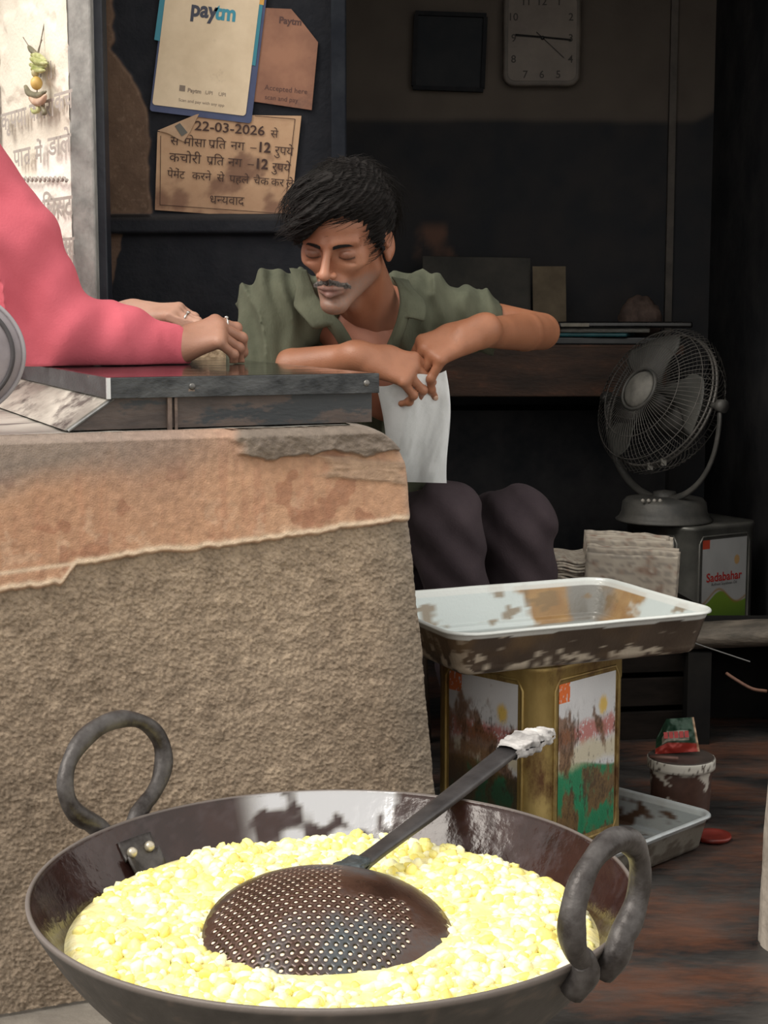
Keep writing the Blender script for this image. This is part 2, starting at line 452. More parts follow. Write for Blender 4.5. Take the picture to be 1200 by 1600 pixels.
solid('wall_side_return', M_black, ((xl + xr - .12) / 2, 4.12, .98), (xr - xl - .12, 1.36, 1.98))
# upright post at the edge of the side wall
o = MB().box((0, 0, 0), (.030, .05, 1.13)).build('trim_2', pm('post_dark', (.008, .010, .015), (.018, .021, .027), 14, rough=.8, bump=.001, spec=.15)); o.location = (at(529, 100, 3.37).x, 3.37, 1.40); bevel(o, .003); tag(o, kind='structure')
# door post between the street wall and the shop
o = MB().box((0, 0, 0), (.030, .05, 2.0)).build('trim_3', pm('post_blue_black', (.010, .013, .022), (.022, .026, .036), 14, rough=.5, bump=.001)); o.location = (at(155, 200, 3.20).x, 3.20, 1.0); bevel(o, .003); tag(o, kind='structure')

# street wall with the painted notice, running away to the left
W0 = Vector((-.592, 3.15, 0)); WD = Vector((-.5407, .8412, 0)); WN = Vector((-.8412, -.5407, 0))
def wl(s, z, lift=0): return W0 + WD * s + Vector((0, 0, z)) + WN * lift
def wl_s(px):
    q = (px - 600) / F / 1.022; return (-.592 - q * 3.15) / (.5407 + .8412 * q)
def sw_pos(s, t):
    u = s * 1.5; z = t * 2.0
    d = .004 * fbm(u, z, 0, 25, 4, 1) + .012 * sstep(.42, .39, u) * 1 - .006 * sstep(.5, .56, fbm(u, z, 0, 6, 4, 8))
    return W0.x + WD.x * u + WN.x * d, W0.y + WD.y * u + WN.y * d, z
def sw_col(s, t):
    u = s * 1.5; z = t * 2.0; n = fbm(u, z, 0, 7, 5, 2); n2 = fbm(u, z, 0, 28, 4, 3)
    c = mix((.74, .66, .54), (.94, .88, .78), n)
    c = mix(c, (.52, .44, .35), sstep(.58, .7, n2) * .18)
    wh = sstep(.44, .41, u + .03 * (n2 - .5)) * sstep(.0, .02, 1.275 + .035 * (fbm(u, 0, 0, 12, 3, 9) - .5) - .06 * (u > .2) - z + .16 * (.4 - u) * 0)
    c = mix(c, mix((.96, .91, .85), (.92, .86, .79), n2), wh)
    ed = np.exp(-((z - 1.295) / .03) ** 2) * sstep(.46, .3, u)
    c = mix(c, (.42, .36, .30), ed * .35)
    c = mix(c, (.30, .25, .2), (np.abs(u - .435 - .02 * (n - .5)) < .004) * .7)
    return c
M_sw = am('painted_street_wall', .85, bump=.0015, bscale=150)
wall_left = tag(grid_mesh('wall_left', np.linspace(0, 1, 300), np.linspace(0, 1, 400), sw_pos, sw_col, M_sw), kind='structure')
pl_ = [(W0.x + .001, W0.y + .002), (W0.x + .001, W0.y + .36), (W0.x + WD.x * 1.5, W0.y + WD.y * 1.5 + .3), (W0.x + WD.x * 1.5, W0.y + WD.y * 1.5 + .02)]
o = MB().add([(x, y, z) for z in (0, 2.0) for x, y in pl_], [(0, 1, 2, 3), (7, 6, 5, 4), (0, 4, 5, 1), (1, 5, 6, 2), (2, 6, 7, 3)]).build('wall_left_core', M_ground); tag(o, kind='structure')
# grey plastered corner edge of that wall
o = MB().box((0, 0, 0), (.046, .08, 2.0)).build('trim_4', pm('corner_grey', (.25, .245, .235), (.44, .43, .41), 30, rough=.85, bump=.003, bscale=50, stretch=(1, 1, .6))); o.location = (at(132, 200, 3.14).x - .007, 3.184, 1.0); bevel(o, .004); tag(o, kind='structure')

M_ink = pm('sign_paint_grey', (.38, .34, .31), (.45, .40, .37), 20, rough=.9)
def sign_y(py, s): p = W0.y + WD.y * s; return CAMZ + (480 - py) / F * p
S1 = .40
lines = []
def L_(segs, px, py, h, wpx=None):
    s = wl_s(px) ; z = sign_y(py, s); return (segs, S1 - s, z - h * .62, h, 1.0 if wpx is None else wpx, .02)
lines.append(L_('ॐ', 74, 116, .062, .72)); lines.append(L_('॥', 94, 112, .05, 1.2))
lines.append(L_([('कृ', ''), ('पया', '')], 18, 190, .052, 1.28))
lines.append(L_('कचरा', 63, 176, .052, 1.25)); lines.append(L_('कच', 103, 160, .052, 1.25))
lines.append(L_([('पा', ''), ('त', 'rakar')], 36, 244, .052, 1.3)); lines.append(L_('में', 70, 238, .052, 1.3)); lines.append(L_('डाले', 91, 226, .052, 1.5))
lines.append(L_('रेट', 36, 328, .056, 1.6)); lines.append(L_([('िल', ''), ('स', 'half'), ('ट', '')], 80, 318, .056, 1.35))
lines.append(L_('समोसा', 84, 378, .05, 1.2))
o = lettering('painted_lettering', lines, wl(S1, 0), -WD, (0, 0, 1), M_ink, wall_left, WN, lift=.0225)
o['label'] = 'grey hand-painted lettering on the whitewashed wall'
mb = MB(); pts = []
for i in range(60):
    s = .37 - .37 * i / 59; pts.append(wl(s, CAMZ + (288 - 0) * 0 + sign_y(286, s) - CAMZ + .004 * math.sin(i * 1.7), .0215))
mb.tube(pts, .003, 6); mb.build('painted_line', M_ink, wall_left)

# right-hand stone jamb near the camera
def jamb_pos(s, t):
    a = s * math.pi * 1.1 - .3; z = t * .86 - .0
    r = .055 + .006 * fbm(a, z, 0, 9, 4, 4) + .012 * sstep(.75, 0, t) - .03 * sstep(.6, 1.0, t)
    return .622 - r * np.cos(a) * .9, 2.28 - r * np.sin(a), z * .62
o = grid_mesh('trim_5', np.linspace(0, 1, 40), np.linspace(0, 1, 90), jamb_pos, None, pm('jamb_stone', (.22, .19, .16), (.40, .35, .30), 18, rough=.85, bump=.003, bscale=60)); tag(o, kind='structure')

o = MB().box((1.02, 2.29, .245), (.82, .11, .49)).build('wall_low', bpy.data.materials['jamb_stone']); bevel(o, .02, 3); tag(o, kind='structure')

# ================================================================ MASONRY COUNTER BASE
TOPZ = .775
def bedge(z, t0=0):
    e = .065 * z / .67
    rr = .075; q = np.clip(z - (TOPZ - rr), 0, rr); e = e + rr - np.sqrt(np.maximum(rr * rr - q * q, 0))
    return e + .006 * (fbm(z, 0, 0, 22, 4, 5) - .5)
def plz(t): return .640 - .072 * t + .008 * (fbm(t, 0, 0, 30, 3, 2) - .5) * 2 - .022 * sstep(.555, .58, t)
def patch(t, z):
    n = fbm(t, z, 0, 22, 4, 12) - .5
    low = .715 + .04 * sstep(.0, .12, t) * .55 + n * .03
    return sstep(-.003, .003, z - low) * sstep(.345, .325, t + n * .09) * sstep(.0, .01, t)
def patch2(t, z):
    n = fbm(t * 1.0, z * 4, 0, 16, 4, 22) - .5
    return sstep(.022, .014, np.abs(z - .712 - .12 * (t - .14)) + .015 * n) * sstep(.0, .02, t - .075 + n * .03) * sstep(.0, .02, .215 - t + n * .05)
def blk_tz(s, t):
    z = t * TOPZ; return bedge(z) + s * .78, z
def blk_pos(s, t):
    tt, z = blk_tz(s, t); pl = sstep(-.004, .004, z - plz(tt))
    rough = .0045 * (fbm(tt, z, 0, 80, 3, 1) - .5) + .006 * (fbm(tt, z, 0, 10, 3, 7) - .5) + .0055 * (fbm(tt, z, 0, 290, 2, 9) - .5)
    sm = .004 * (fbm(tt, z, 0, 9, 3, 3) - .5) + .002 * (fbm(tt, z, 0, 120, 3, 4) - .5)
    d = rough * (1 - pl) + (sm + .009) * pl
    d = d + patch(tt, z) * (.012 + .014 * (fbm(tt, z * 1.4, 0, 45, 4, 15) - .5))
    d = d + patch2(tt, z) * (.004 + .006 * (fbm(tt * .6 - z * 1.0, z * 3.2, 0, 50, 3, 19) - .5))
    d = d - .022 * z - .05 * sstep(.018, .0, s * .78) ** 2 - .02 * sstep(.985, 1.0, t)
    return BR.x + UL.x * tt + NF.x * d, BR.y + UL.y * tt + NF.y * d, z
def blk_col(s, t):
    tt, z = blk_tz(s, t); pl = sstep(-.003, .003, z - plz(tt))
    n = fbm(tt, z, 0, 6, 5, 1); n2 = fbm(tt, z, 0, 55, 4, 1); n3 = fbm(tt, z, 0, 260, 3, 3); st = fbm(tt * 6, z * .7, 0, 12, 4, 8)
    c = mix((.155, .115, .080), (.47, .365, .265), np.clip(.10 + n2 * .7 + (n3 - .5) * .9 + (n - .5) * .6, 0, 1))
    c = mix(c, (.085, .062, .045), sstep(.62, .75, n3) * .35)
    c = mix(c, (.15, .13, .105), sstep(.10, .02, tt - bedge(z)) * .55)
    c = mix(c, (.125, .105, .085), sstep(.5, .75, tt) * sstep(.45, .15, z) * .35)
    p = mix((.38, .205, .125), (.54, .33, .21), np.clip(n * 1.2 - .1, 0, 1))
    p = mix(p, (.40, .20, .125), sstep(.5, .68, st) * .5)
    p = mix(p, (.66, .49, .36), sstep(.56, .7, n2) * .25 * sstep(.72, .64, z))
    p = mix(p, (.30, .135, .08), sstep(.64, .69, fbm(tt, z, 0, 26, 3, 30)) * .6)
    soot = sstep(-.02, .05, (z - .715) + .10 * (tt - .42) + .05 * (n - .5) * 2) * sstep(.34, .46, tt)
    p = mix(p, (.20, .175, .155), soot * .85)
    so2 = sstep(.70, .775, z + .03 * (st - .5)) * .45
    p = mix(p, (.26, .20, .165), so2)
    so3 = sstep(.12, .0, np.abs(tt - .45) + .1 * (st - .5)) * sstep(.62, .76, z) * .5
    p = mix(p, (.27, .18, .14), so3)
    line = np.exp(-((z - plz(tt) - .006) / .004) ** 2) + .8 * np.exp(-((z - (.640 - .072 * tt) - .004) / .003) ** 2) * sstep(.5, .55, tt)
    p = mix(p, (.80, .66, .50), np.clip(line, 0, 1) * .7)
    c = mix(c, p, pl)
    c = mix(c, mix((.105, .085, .07), (.20, .165, .135), n2), patch(tt, z) * .95)
    c = mix(c, mix((.30, .20, .14), (.42, .30, .21), n2), patch2(tt, z) * .85)
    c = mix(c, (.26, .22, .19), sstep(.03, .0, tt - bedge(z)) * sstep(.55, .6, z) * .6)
    return c
base = empty('masonry_counter', tuple(BR), label='rough stone and plaster counter base below the black counter slab', cat='counter')
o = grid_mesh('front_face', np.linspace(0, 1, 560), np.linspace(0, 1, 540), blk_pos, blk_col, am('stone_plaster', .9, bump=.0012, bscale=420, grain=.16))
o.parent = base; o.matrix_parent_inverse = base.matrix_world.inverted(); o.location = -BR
def local(o, root):
    """parent a world-space mesh to a root empty placed at root.location with no rotation"""
    o.parent = root; o.location = -Vector(root.location); return o
BD = Vector((-.383, .924, 0))
cb = BR + UL * .085 + BD * .035
prof = [(0.0, 0), (.03, TOPZ - .09), (.06, TOPZ - .03), (.12, TOPZ - .012)]
V = []; Fc = []
for z, e in ((0, 0.006), (.35, .040), (TOPZ - .085, .075), (TOPZ - .02, .13)):
    a = BR + UL * (e + .012) + BD * .065; V += [a + Vector((0, 0, z)), a + BD * .80 + Vector((0, 0, z)), a + BD * .80 + UL * (.74 - e) + Vector((0, 0, z)), a + UL * (.74 - e) + Vector((0, 0, z))]
for i in range(3):
    for k in range(4): Fc.append((i * 4 + k, i * 4 + (k + 1) % 4, (i + 1) * 4 + (k + 1) % 4, (i + 1) * 4 + k))
Fc += [(0, 3, 2, 1), (12, 13, 14, 15)]
local(MB().add(V, Fc).build('core', pm('core_stone', (.14, .11, .08), (.25, .2, .15), 30, rough=.9, bump=.004, bscale=60)), base)
# grey weathered stone top, seen left of and under the slab
def top_pos(s, t):
    u = .15 + s * .67; v = .055 + t * .75
    x = BR.x + UL.x * u + BD.x * v; y = BR.y + UL.y * u + BD.y * v
    return x, y, TOPZ - .004 + .003 * fbm(x, y, 0, 20, 3, 2)
def top_col(s, t):
    u = s * .7; v = t * .8; n = fbm(u * 2.6 + v * 2, v * 1.2, 0, 7, 5, 3); n2 = fbm(u, v, 0, 60, 3, 3)
    return mix(mix((.30, .28, .25), (.60, .57, .51), n), (.10, .095, .09), sstep(.55, .68, fbm(u * 2 + v * 4, v * 1.2, 0, 11, 4, 6)) * .75 + .15 * n2)
local(grid_mesh('top_slab', np.linspace(0, 1, 200), np.linspace(0, 1, 120), top_pos, top_col, am('weathered_top', .6)), base)

# ================================================================ COUNTER SLAB AND ITS BOX
A = Vector((-.3706, 2.16, 0)); FW = Vector((.9237, .3832, 0))
SLW, SLD, ZT, ZB = .391, .80, .846, .818
sl = empty('counter_slab', (A.x, A.y, ZB), math.atan2(.3832, .9237), 'glossy black counter slab with a chipped steel edge on the masonry base', 'counter top')
M_gloss = pm('black_glass', (.006, .006, .007), (.012, .012, .012), 12, rough=.06, rough2=.16, spec=.6, c3=(.05, .045, .04), s3=24, lo3=.66, hi3=.7)
M_edge = pm('blackened_steel', (.022, .024, .027), (.10, .105, .11), 16, rough=.42, rough2=.6, metal=.6, bump=.001, bscale=120, stretch=(1, 1, 2), c3=(.28, .20, .15), s3=14, lo3=.68, hi3=.71)
o = MB().box((SLW / 2, SLD / 2, .0142), (SLW - .004, SLD - .004, .0276)).build('slab_top', M_gloss, sl); bevel(o, .0015)
mb = MB(); mb.box((SLW / 2, -.001, .0135), (SLW + .002, .004, .028)).box((-.001, SLD / 2, .0135), (.004, SLD, .028)).box((SLW + .001, SLD / 2, .0135), (.004, SLD, .028))
o = mb.build('steel_edge', M_edge, sl); bevel(o, .0008)
mb = MB(); mb.box((-.0012, -.0012, .0135), (.0052, .0052, .0284)); mb.build('corner_strip', pm('bright_steel', (.6, .6, .6), None, rough=.25, metal=.9), sl)
M_riv = pm('rivet_steel', (.10, .10, .10), (.2, .19, .18), 40, rough=.4, metal=.7)
for u in (.115, .373): MB().ball((u, -.003, .014), (.005, .003, .005)).build('rivet', M_riv, sl, True)
# box under the slab
M_bx = pm('box_brown', (.055, .042, .038), (.13, .095, .080), 9, rough=.55, bump=.001, bscale=60, stretch=(1, 1, 3), c3=(.04, .045, .05), s3=6, lo3=.5, hi3=.56)
bxr = empty('slab_box', (A.x, A.y, TOPZ), math.atan2(.3832, .9237), 'low brown metal box with a slanted side carrying the black slab', 'box')
hb = ZB - TOPZ - .001
mb = MB(); v = [(-.055, .012, 0), (SLW - .004, .012, 0), (SLW - .004, .012, hb), (.008, .012, hb)]; b = [(x, SLD - .04, z) for x, y, z in v]
mb.add(v + b, [(0, 1, 2, 3), (7, 6, 5, 4), (0, 4, 5, 1), (1, 5, 6, 2), (2, 6, 7, 3), (3, 7, 4, 0)]); mb.build('body', M_bx, bxr)
mb = MB(); dd = Vector((-.063, 0, -hb)); mb.tube([(.008, .010, hb), (-.055, .010, 0)], .0022, 6); mb.build('edge_strip', pm('worn_steel', (.22, .22, .22), (.4, .4, .4), 40, rough=.4, metal=.7), bxr)
mb = MB(); mb.box((.085, .008, .012), (.006, .006, hb + .022)).box((.094, .008, .012), (.004, .005, hb + .022)).ball((.088, .006, -.012), (.009, .005, .006)); o = mb.build('hinge_bracket', pm('bracket', (.07, .05, .045), (.22, .16, .13), 40, rough=.5, metal=.3, bump=.001), bxr)
V = [(-.0565, .013, .0), (.0065, .013, hb), (.0065, SLD - .041, hb), (-.0565, SLD - .041, .0)]; V += [(x - .003, y, z + .001) for x, y, z in V]
MB().add(V, [(0, 1, 2, 3), (7, 6, 5, 4), (0, 4, 5, 1), (1, 5, 6, 2), (2, 6, 7, 3), (3, 7, 4, 0)]).build('side_panel', pm('weathered_panel', (.26, .24, .21), (.56, .53, .47), 14, rough=.6, stretch=(1, .5, 1), c3=(.10, .09, .08), s3=16, lo3=.5, hi3=.62), bxr)

# ================================================================ PAPERS ON THE SIDE WALL
def pxp(px, py, Y=PY - .012): return at(px, py, Y)
def sheet(name, poly, mat, parent=None, Y=PY - .012, th=.0012, colorf=None, nsub=0):
    """thin sheet from a pixel outline on the wall plane; its own geometry with thickness"""
    P = [at(a, b, Y) for a, b in poly]; n = len(P)
    V = P + [p + Vector((0, th, 0)) for p in P]
    o = MB().add(V, [list(range(n)), list(range(n, 2 * n))[::-1]] + [(i, i + n, (i + 1) % n + n, (i + 1) % n) for i in range(n)]).build(name, mat)
    if parent: local(o, parent)
    return o
def rrect(c, w, h, r, ang, n=6):
    """rounded rectangle outline in pixels, ang clockwise degrees"""
    out = []; ca, sa = math.cos(R(ang)), math.sin(R(ang))
    for (sx, sy, a0) in ((1, -1, -90), (1, 1, 0), (-1, 1, 90), (-1, -1, 180)):
        for i in range(n):
            a = R(a0 + 90 * i / (n - 1)); x = sx * (w / 2 - r) + r * math.cos(a); y = sy * (h / 2 - r) + r * math.sin(a)
            out.append((c[0] + x * ca - y * sa, c[1] + x * sa + y * ca))
    return out
KP = PY / F
def print_on(name, lines, org, ang, Y, mat, parent):
    """lines in pixels relative to org, text rising; ang clockwise"""
    o3 = at(org[0], org[1], Y); xd = Vector((math.cos(R(ang)), 0, -math.sin(R(ang)))); zd = Vector((math.sin(R(ang)), 0, math.cos(R(ang))))
    L = [(l[0], l[1] * KP, -l[2] * KP, l[3] * KP) + tuple(l[4:]) for l in lines]
    return local(lettering(name, L, o3, xd, zd, mat, parent, (0, -1, 0)), parent)

# payment sign: blue bordered card
q = empty('payment_sign', tuple(pxp(318, 150)), label='cream payment card with blue and teal border pinned on the dark side wall', cat='sign')
AN = 7.0; cc = (326, 78)
sheet('backing_board', rrect(cc, 160, 212, 5, AN), pm('sign_navy', (.030, .045, .12), (.05, .07, .16), 20, rough=.45), q, PY - .012)
sheet('teal_band', [(254, -34), (241, 62), (399, 103), (413, -12)], pm('sign_teal', (.02, .20, .27), None, rough=.45), q, PY - .0135)
sheet('orange_corner', [(352, -16), (352, -3), (412, 8), (414, -10)], pm('sign_orange', (.62, .33, .06), None, rough=.5), q, PY - .0137)
M_card = pm('card_cream', (.60, .47, .31), (.74, .60, .42), 9, rough=.5, lo=.3, hi=.6, c3=(.42, .31, .20), s3=11, lo3=.62, hi3=.75)
sheet('card', rrect((322, 80), 147, 186, 5, AN), M_card, q, PY - .0145)
M_navy = pm('ink_navy', (.03, .035, .06), None, rough=.5); M_cy = pm('ink_cyan', (.03, .26, .36), None, rough=.5); M_gi = pm('ink_grey', (.22, .17, .13), None, rough=.6)
Yp = PY - .0145
print_on('lettering', [('pay', 0, 0, 33, .88, .035)], (298, 24), AN, Yp, M_navy, q)
print_on('lettering', [('tm', 0, 0, 33, .88, .035)], (334, 29), AN, Yp, M_cy, q)
print_on('lettering', [('■', 0, 0, 12), ('Paytm', 13, 0, 8.5, 1, .02), ('UPI', 40, 0, 8), ('UPI', 60, 0, 8)], (280, 142), AN, Yp, M_gi, q)
print_on('lettering', [('Scan and pay with any app', 0, 0, 6.5, 1.02)], (279, 158), AN, Yp, M_gi, q)
print_on('lettering', [('paytm', 0, 0, 6)], (241, 161), AN, PY - .012, pm('ink_pale', (.5, .5, .5), None), q)

# older orange card
q = empty('faded_payment_card', tuple(pxp(445, 90)), label='faded orange-brown payment card with torn corner right of the cream card', cat='sign')
M_oc = pm('card_rust', (.20, .085, .05), (.33, .155, .09), 10, rough=.6, c3=(.12, .06, .045), s3=9, lo3=.56, hi3=.7)
sheet('card', [(406, 12), (455, 14), (472, 34), (497, 66), (487, 172), (392, 158)], M_oc, q, PY - .009)
M_oi = pm('ink_rust', (.085, .035, .028), None)
print_on('lettering', [('Paytm', 0, 0, 14, 1, .03)], (436, 36), 6, PY - .009, M_oi, q)
print_on('lettering', [('Accepted here', 0, 0, 11, 1), ('scan and pay', 2, 14, 10, 1)], (413, 140), 6, PY - .009, M_oi, q)

# price notice
q = empty('price_notice', tuple(pxp(350, 255)), label='stained brown paper price notice with a folded corner below the cream card', cat='notice')
NO = (242, 328); NX = Vector((452 - 242, 343 - 328, 0)); Yn = PY - .007
def not_pos(s, t):
    u = s; v = t
    px = 242 + u * (453 - 242) + v * (247 - 242) + u * v * (471 - 453 - 5); py = 328 + u * 15 - v * (328 - 178) - u * v * 12
    bl = .002 * fbm(u, v, 0, 4, 2, 5) + .003 * sstep(.9, 1, u) * fbm(v, 0, 0, 9, 2, 2)
    c_, s_ = math.cos(PITCH), math.sin(PITCH); x = (px - 600) / F; y = (800 - py) / F; Y = Yn - bl; k = Y / (c_ + y * s_)
    return x * k, Y, CAMZ + (-s_ + y * c_) * k
def not_col(s, t):
    n = fbm(s * 1.4, t, 0, 5, 5, 3); n2 = fbm(s * 1.4, t, 0, 14, 4, 8)
    c = mix((.46, .28, .165), (.55, .36, .22), n2); c = mix(c, (.17, .085, .055), sstep(.5, .72, n) * .85); c = mix(c, (.25, .13, .08), sstep(.45, .1, t) * .3)
    return c
V = []; ns = 60
def nm(name):
    s, t = np.meshgrid(np.linspace(0, 1, ns), np.linspace(0, 1, ns), indexing='ij'); P = np.stack(np.broadcast_arrays(*not_pos(s, t)), -1).reshape(-1, 3); C = not_col(s, t).reshape(-1, 3)
    i = np.arange(ns * ns).reshape(ns, ns); Q = np.stack([i[:-1, :-1], i[1:, :-1], i[1:, 1:], i[:-1, 1:]], -1).reshape(-1, 4)
    sc = s.reshape(-1)[Q].mean(1); tc = t.reshape(-1)[Q].mean(1); Q = Q[~((tc - 1) / .19 + 1 - sc / .30 > 0)]
    return mesh_np(name, P, Q, C)
M_nt = am('notice_paper', .8, bump=.0004, bscale=200)
local(link('paper', nm('paper'), M_nt, None, True), q)
sheet('folded_corner', [(246, 204), (306, 179), (311, 178), (297, 206), (287, 221), (280, 218), (262, 208)], pm('paper_back', (.40, .26, .16), (.50, .34, .22), 20, rough=.8), q, Yn - .0055, .0012)
sheet('tape', [(273, 197), (281, 192), (293, 207), (284, 213)], pm('tape_grey', (.09, .085, .07), None, rough=.4), q, Yn - .0068, .0004)
M_ni = pm('ink_brown', (.055, .028, .022), None, rough=.8)
YI = Yn - .0033
print_on('lettering', [('22-03-2026', 0, 0, 20, 1.16, .012), ('से', 116, 2, 17)], (304, 203), 4.5, YI, M_ni, q)
print_on('lettering', [('स', 0, 0, 19), ('मोसा', 20, 0, 19), ([('प', 'rakar'), ('ित', '')], 58, 0, 19, 1), ('नग', 92, 0, 19, 1), ('–', 122, 0, 19), ('12', 136, 0, 21, 1, .03), ('रुपये', 159, 2, 19, .95)], (266, 226), 4.5, YI, M_ni, q)
print_on('lettering', [('कचोरी', 0, 0, 20, 1.05), ([('प', 'rakar'), ('ित', '')], 57, 0, 19, 1), ('नग', 90, 0, 19, 1), ('–', 120, 0, 19), ('12', 134, 0, 21, 1, .03), ('रुपये', 157, 2, 19, .95)], (264, 252), 4.5, YI, M_ni, q)
print_on('lettering', [('पेमेंट', 0, 0, 17, .95), ('करने', 38, 0, 17), ('से', 76, 0, 17), ('पहले', 95, 0, 17), ('चैक', 132, 0, 17), ('कर', 159, 0, 17), ('ले', 182, 0, 17)], (261, 277), 4.5, YI, M_ni, q)
print_on('lettering', [([('ध', ''), ('न', 'half'), ('यवाद', '')], 0, 0, 19, .95)], (328, 318), 3, YI, M_ni, q)
mb = MB(); cn = [at(a, b, YI - .0004) for a, b in ((251, 212), (250, 320), (444, 334), (461, 186), (398, 181))]
for a, b in zip(cn[:-1], cn[1:]): mb.tube([a, b], .0006, 4)
local(mb.build('printed_border', M_ni), q)

# ================================================================ BACK WALL THINGS
cl = empty('wall_clock', tuple(at(846, 62, 4.77)), label='dusty rounded-square wall clock on the brown back wall', cat='clock')
def rbox(w, h, r, d0, d1, n=10):
    pts = []
    for (sx, sz, a0) in ((1, 1, 0), (-1, 1, 90), (-1, -1, 180), (1, -1, 270)):
        for i in range(n):
            a = R(a0 + 90 * i / (n - 1)); pts.append((sx * (w / 2 - r) + r * math.cos(a), sz * (h / 2 - r) + r * math.sin(a)))
    m = len(pts); V = [(x, d0, z) for x, z in pts] + [(x, d1, z) for x, z in pts]
    return V, [list(range(m)), list(range(m, 2 * m))[::-1]] + [(i, i + m, (i + 1) % m + m, (i + 1) % m) for i in range(m)]
o = MB().add(*rbox(.226, .27, .035, -.025, .0)).build('case', pm('clock_case', (.10, .082, .068), (.16, .13, .105), 14, rough=.5), cl); bevel(o, .008, 3)
o = MB().add(*rbox(.196, .24, .022, -.0275, -.02)).build('dial', pm('clock_dial', (.17, .135, .112), (.23, .19, .155), 9, rough=.5), cl)
M_cd = pm('clock_dark', (.018, .017, .017), None, rough=.5)
for n_ in range(1, 13):
    a = R(90 - 30 * n_); rx, rz = .082, .102; m = max(abs(math.cos(a)), abs(math.sin(a)) * 1.0); x = rx * max(-1, min(1, math.cos(a) / m * 1.0)); z = rz * max(-1, min(1, math.sin(a) / m))
    if n_ in (9,): pass
    lettering('numeral', [(str(n_), x, z - .010, .030, 1, .012, 'c')], (0, -.0278, 0), (1, 0, 0), (0, 0, 1), pm('numeral_ink', (.045, .035, .03), None) if n_ == 1 else bpy.data.materials['numeral_ink'], cl, (0, -1, 0))
MB().tube([(0, -.031, .002), (-.078, -.031, .008)], .0032, 6).build('hour_hand', M_cd, cl)
MB().tube([(-.012, -.033, .003), (.082, -.033, -.006)], .0028, 6).build('minute_hand', M_cd, cl)
MB().tube([(-.018, -.035, .016), (.062, -.035, -.056)], .0009, 5).build('second_hand', M_cd, cl)
MB().ball((0, -.032, 0), .006).build('hub', M_cd, cl, True)
pf = empty('picture_frame', tuple(at(702, 82, 4.78)), label='dark picture frame hanging left of the wall clock', cat='picture frame')
pf.rotation_euler = (0, R(2), 0)
o = MB().box((0, -.012, .105), (.205, .02, .012)).box((0, -.012, -.105), (.205, .02, .012)).box((-.1, -.012, 0), (.012, .02, .2)).box((.1, -.012, 0), (.012, .02, .2)).build('frame', pm('frame_dark', (.020, .022, .026), (.032, .032, .035), 20, rough=.7, spec=.1), pf)
MB().box((0, -.006, 0), (.19, .004, .2)).build('picture', pm('picture_dark', (.022, .026, .032), (.036, .038, .042), 8, rough=.5, spec=.1), pf)

# shelf with things on it
SY = 4.30; SZ = .84
shf = empty('shelf', (.45, SY, SZ), label='reddish brown wooden plank shelf across the back of the shop', cat='shelf')
x0, x1 = at(640, 560, SY).x, .80
M_sh = pm('shelf_wood', (.035, .020, .014), (.105, .050, .030), 5, rough=.7, bump=.002, bscale=40, stretch=(1, 1, 3), c3=(.17, .065, .035), s3=5, lo3=.54, hi3=.66)
local(MB().box(((x0 + x1) / 2, SY + .24, SZ - .0125), (x1 - x0, .5, .025)).build('shelf_board', M_sh), shf)
o = local(MB().box(((x0 + x1) / 2 - .03, SY - .012, SZ - .072), (x1 - x0 - .06, .022, .13)).build('front_board', M_sh), shf); bevel(o, .003)
for bx in (x0 + .05, .74): local(MB().box((bx, SY + .24, SZ - .095), (.03, .5, .14)).build('bracket', M_sh), shf)
solid('wall_under_shelf', M_black, ((x0 + x1) / 2, 4.66, .33), (x1 - x0, .26, .64))

o = MB().add([tuple(at(a, b, 4.62)) for a, b in ((663, 470), (663, 400), (828, 404), (832, 545))], [(0, 1, 2, 3)]).build('grey_board', pm('board_grey', (.035, .033, .028), (.075, .068, .056), 10, rough=.7))
zb = SZ + .001
def leaning(name, px0, px1, pyt, Y, th, mat, label, cat, tl=0):
    a = at(px0, pyt, Y); b = at(px1, pyt + tl, Y); V = []
    for y0, off in ((0, 0), (th, 0)):
        V += [(a.x, Y - .05 + y0, zb), (b.x, Y - .05 + y0, zb), (b.x, Y + y0, b.z), (a.x, Y + y0, a.z)]
    o = MB().add(V, [(0, 1, 2, 3), (7, 6, 5, 4), (0, 4, 5, 1), (1, 5, 6, 2), (2, 6, 7, 3), (3, 7, 4, 0)]).build(name, mat); bevel(o, .001)
    return tag(o, label, cat)
bpy.data.objects.remove(o)
leaning('wooden_board', 660, 829, 400, 4.64, .012, pm('board_grey', (.030, .029, .025), (.065, .058, .048), 10, rough=.7), 'dull grey-green board leaning against the back wall on the shelf', 'board', 3)
leaning('card_sheet', 832, 884, 416, 4.60, .004, pm('card_tan', (.13, .10, .065), (.20, .155, .10), 14, rough=.8), 'narrow tan card propped upright on the shelf beside the grey-green board', 'card')
# crumpled paper bundle
fd = Field((-.09, -.05, -.09), (.09, .05, .09), .004)
fd.ell((0, 0, -.01), (.06, .03, .065)).ell((.03, -.01, -.02), (.032, .03, .05)).ell((-.02, -.015, -.03), (.03, .025, .04))
fd.warp(lambda x, y, z: .014 * (fbm(x, y, z, 60, 3, 2) - .5)); V, Q = fd.mesh()
pb = at(1000, 456, 4.55); o = link('paper_bundle', mesh_np('paper_bundle', V, Q), pm('bundle', (.07, .045, .038), (.15, .10, .08), 30, rough=.8), None, True, (pb.x, 4.55, SZ + .078)); tag(o, 'crumpled brown paper bundle on the shelf behind the fan', 'paper bundle')
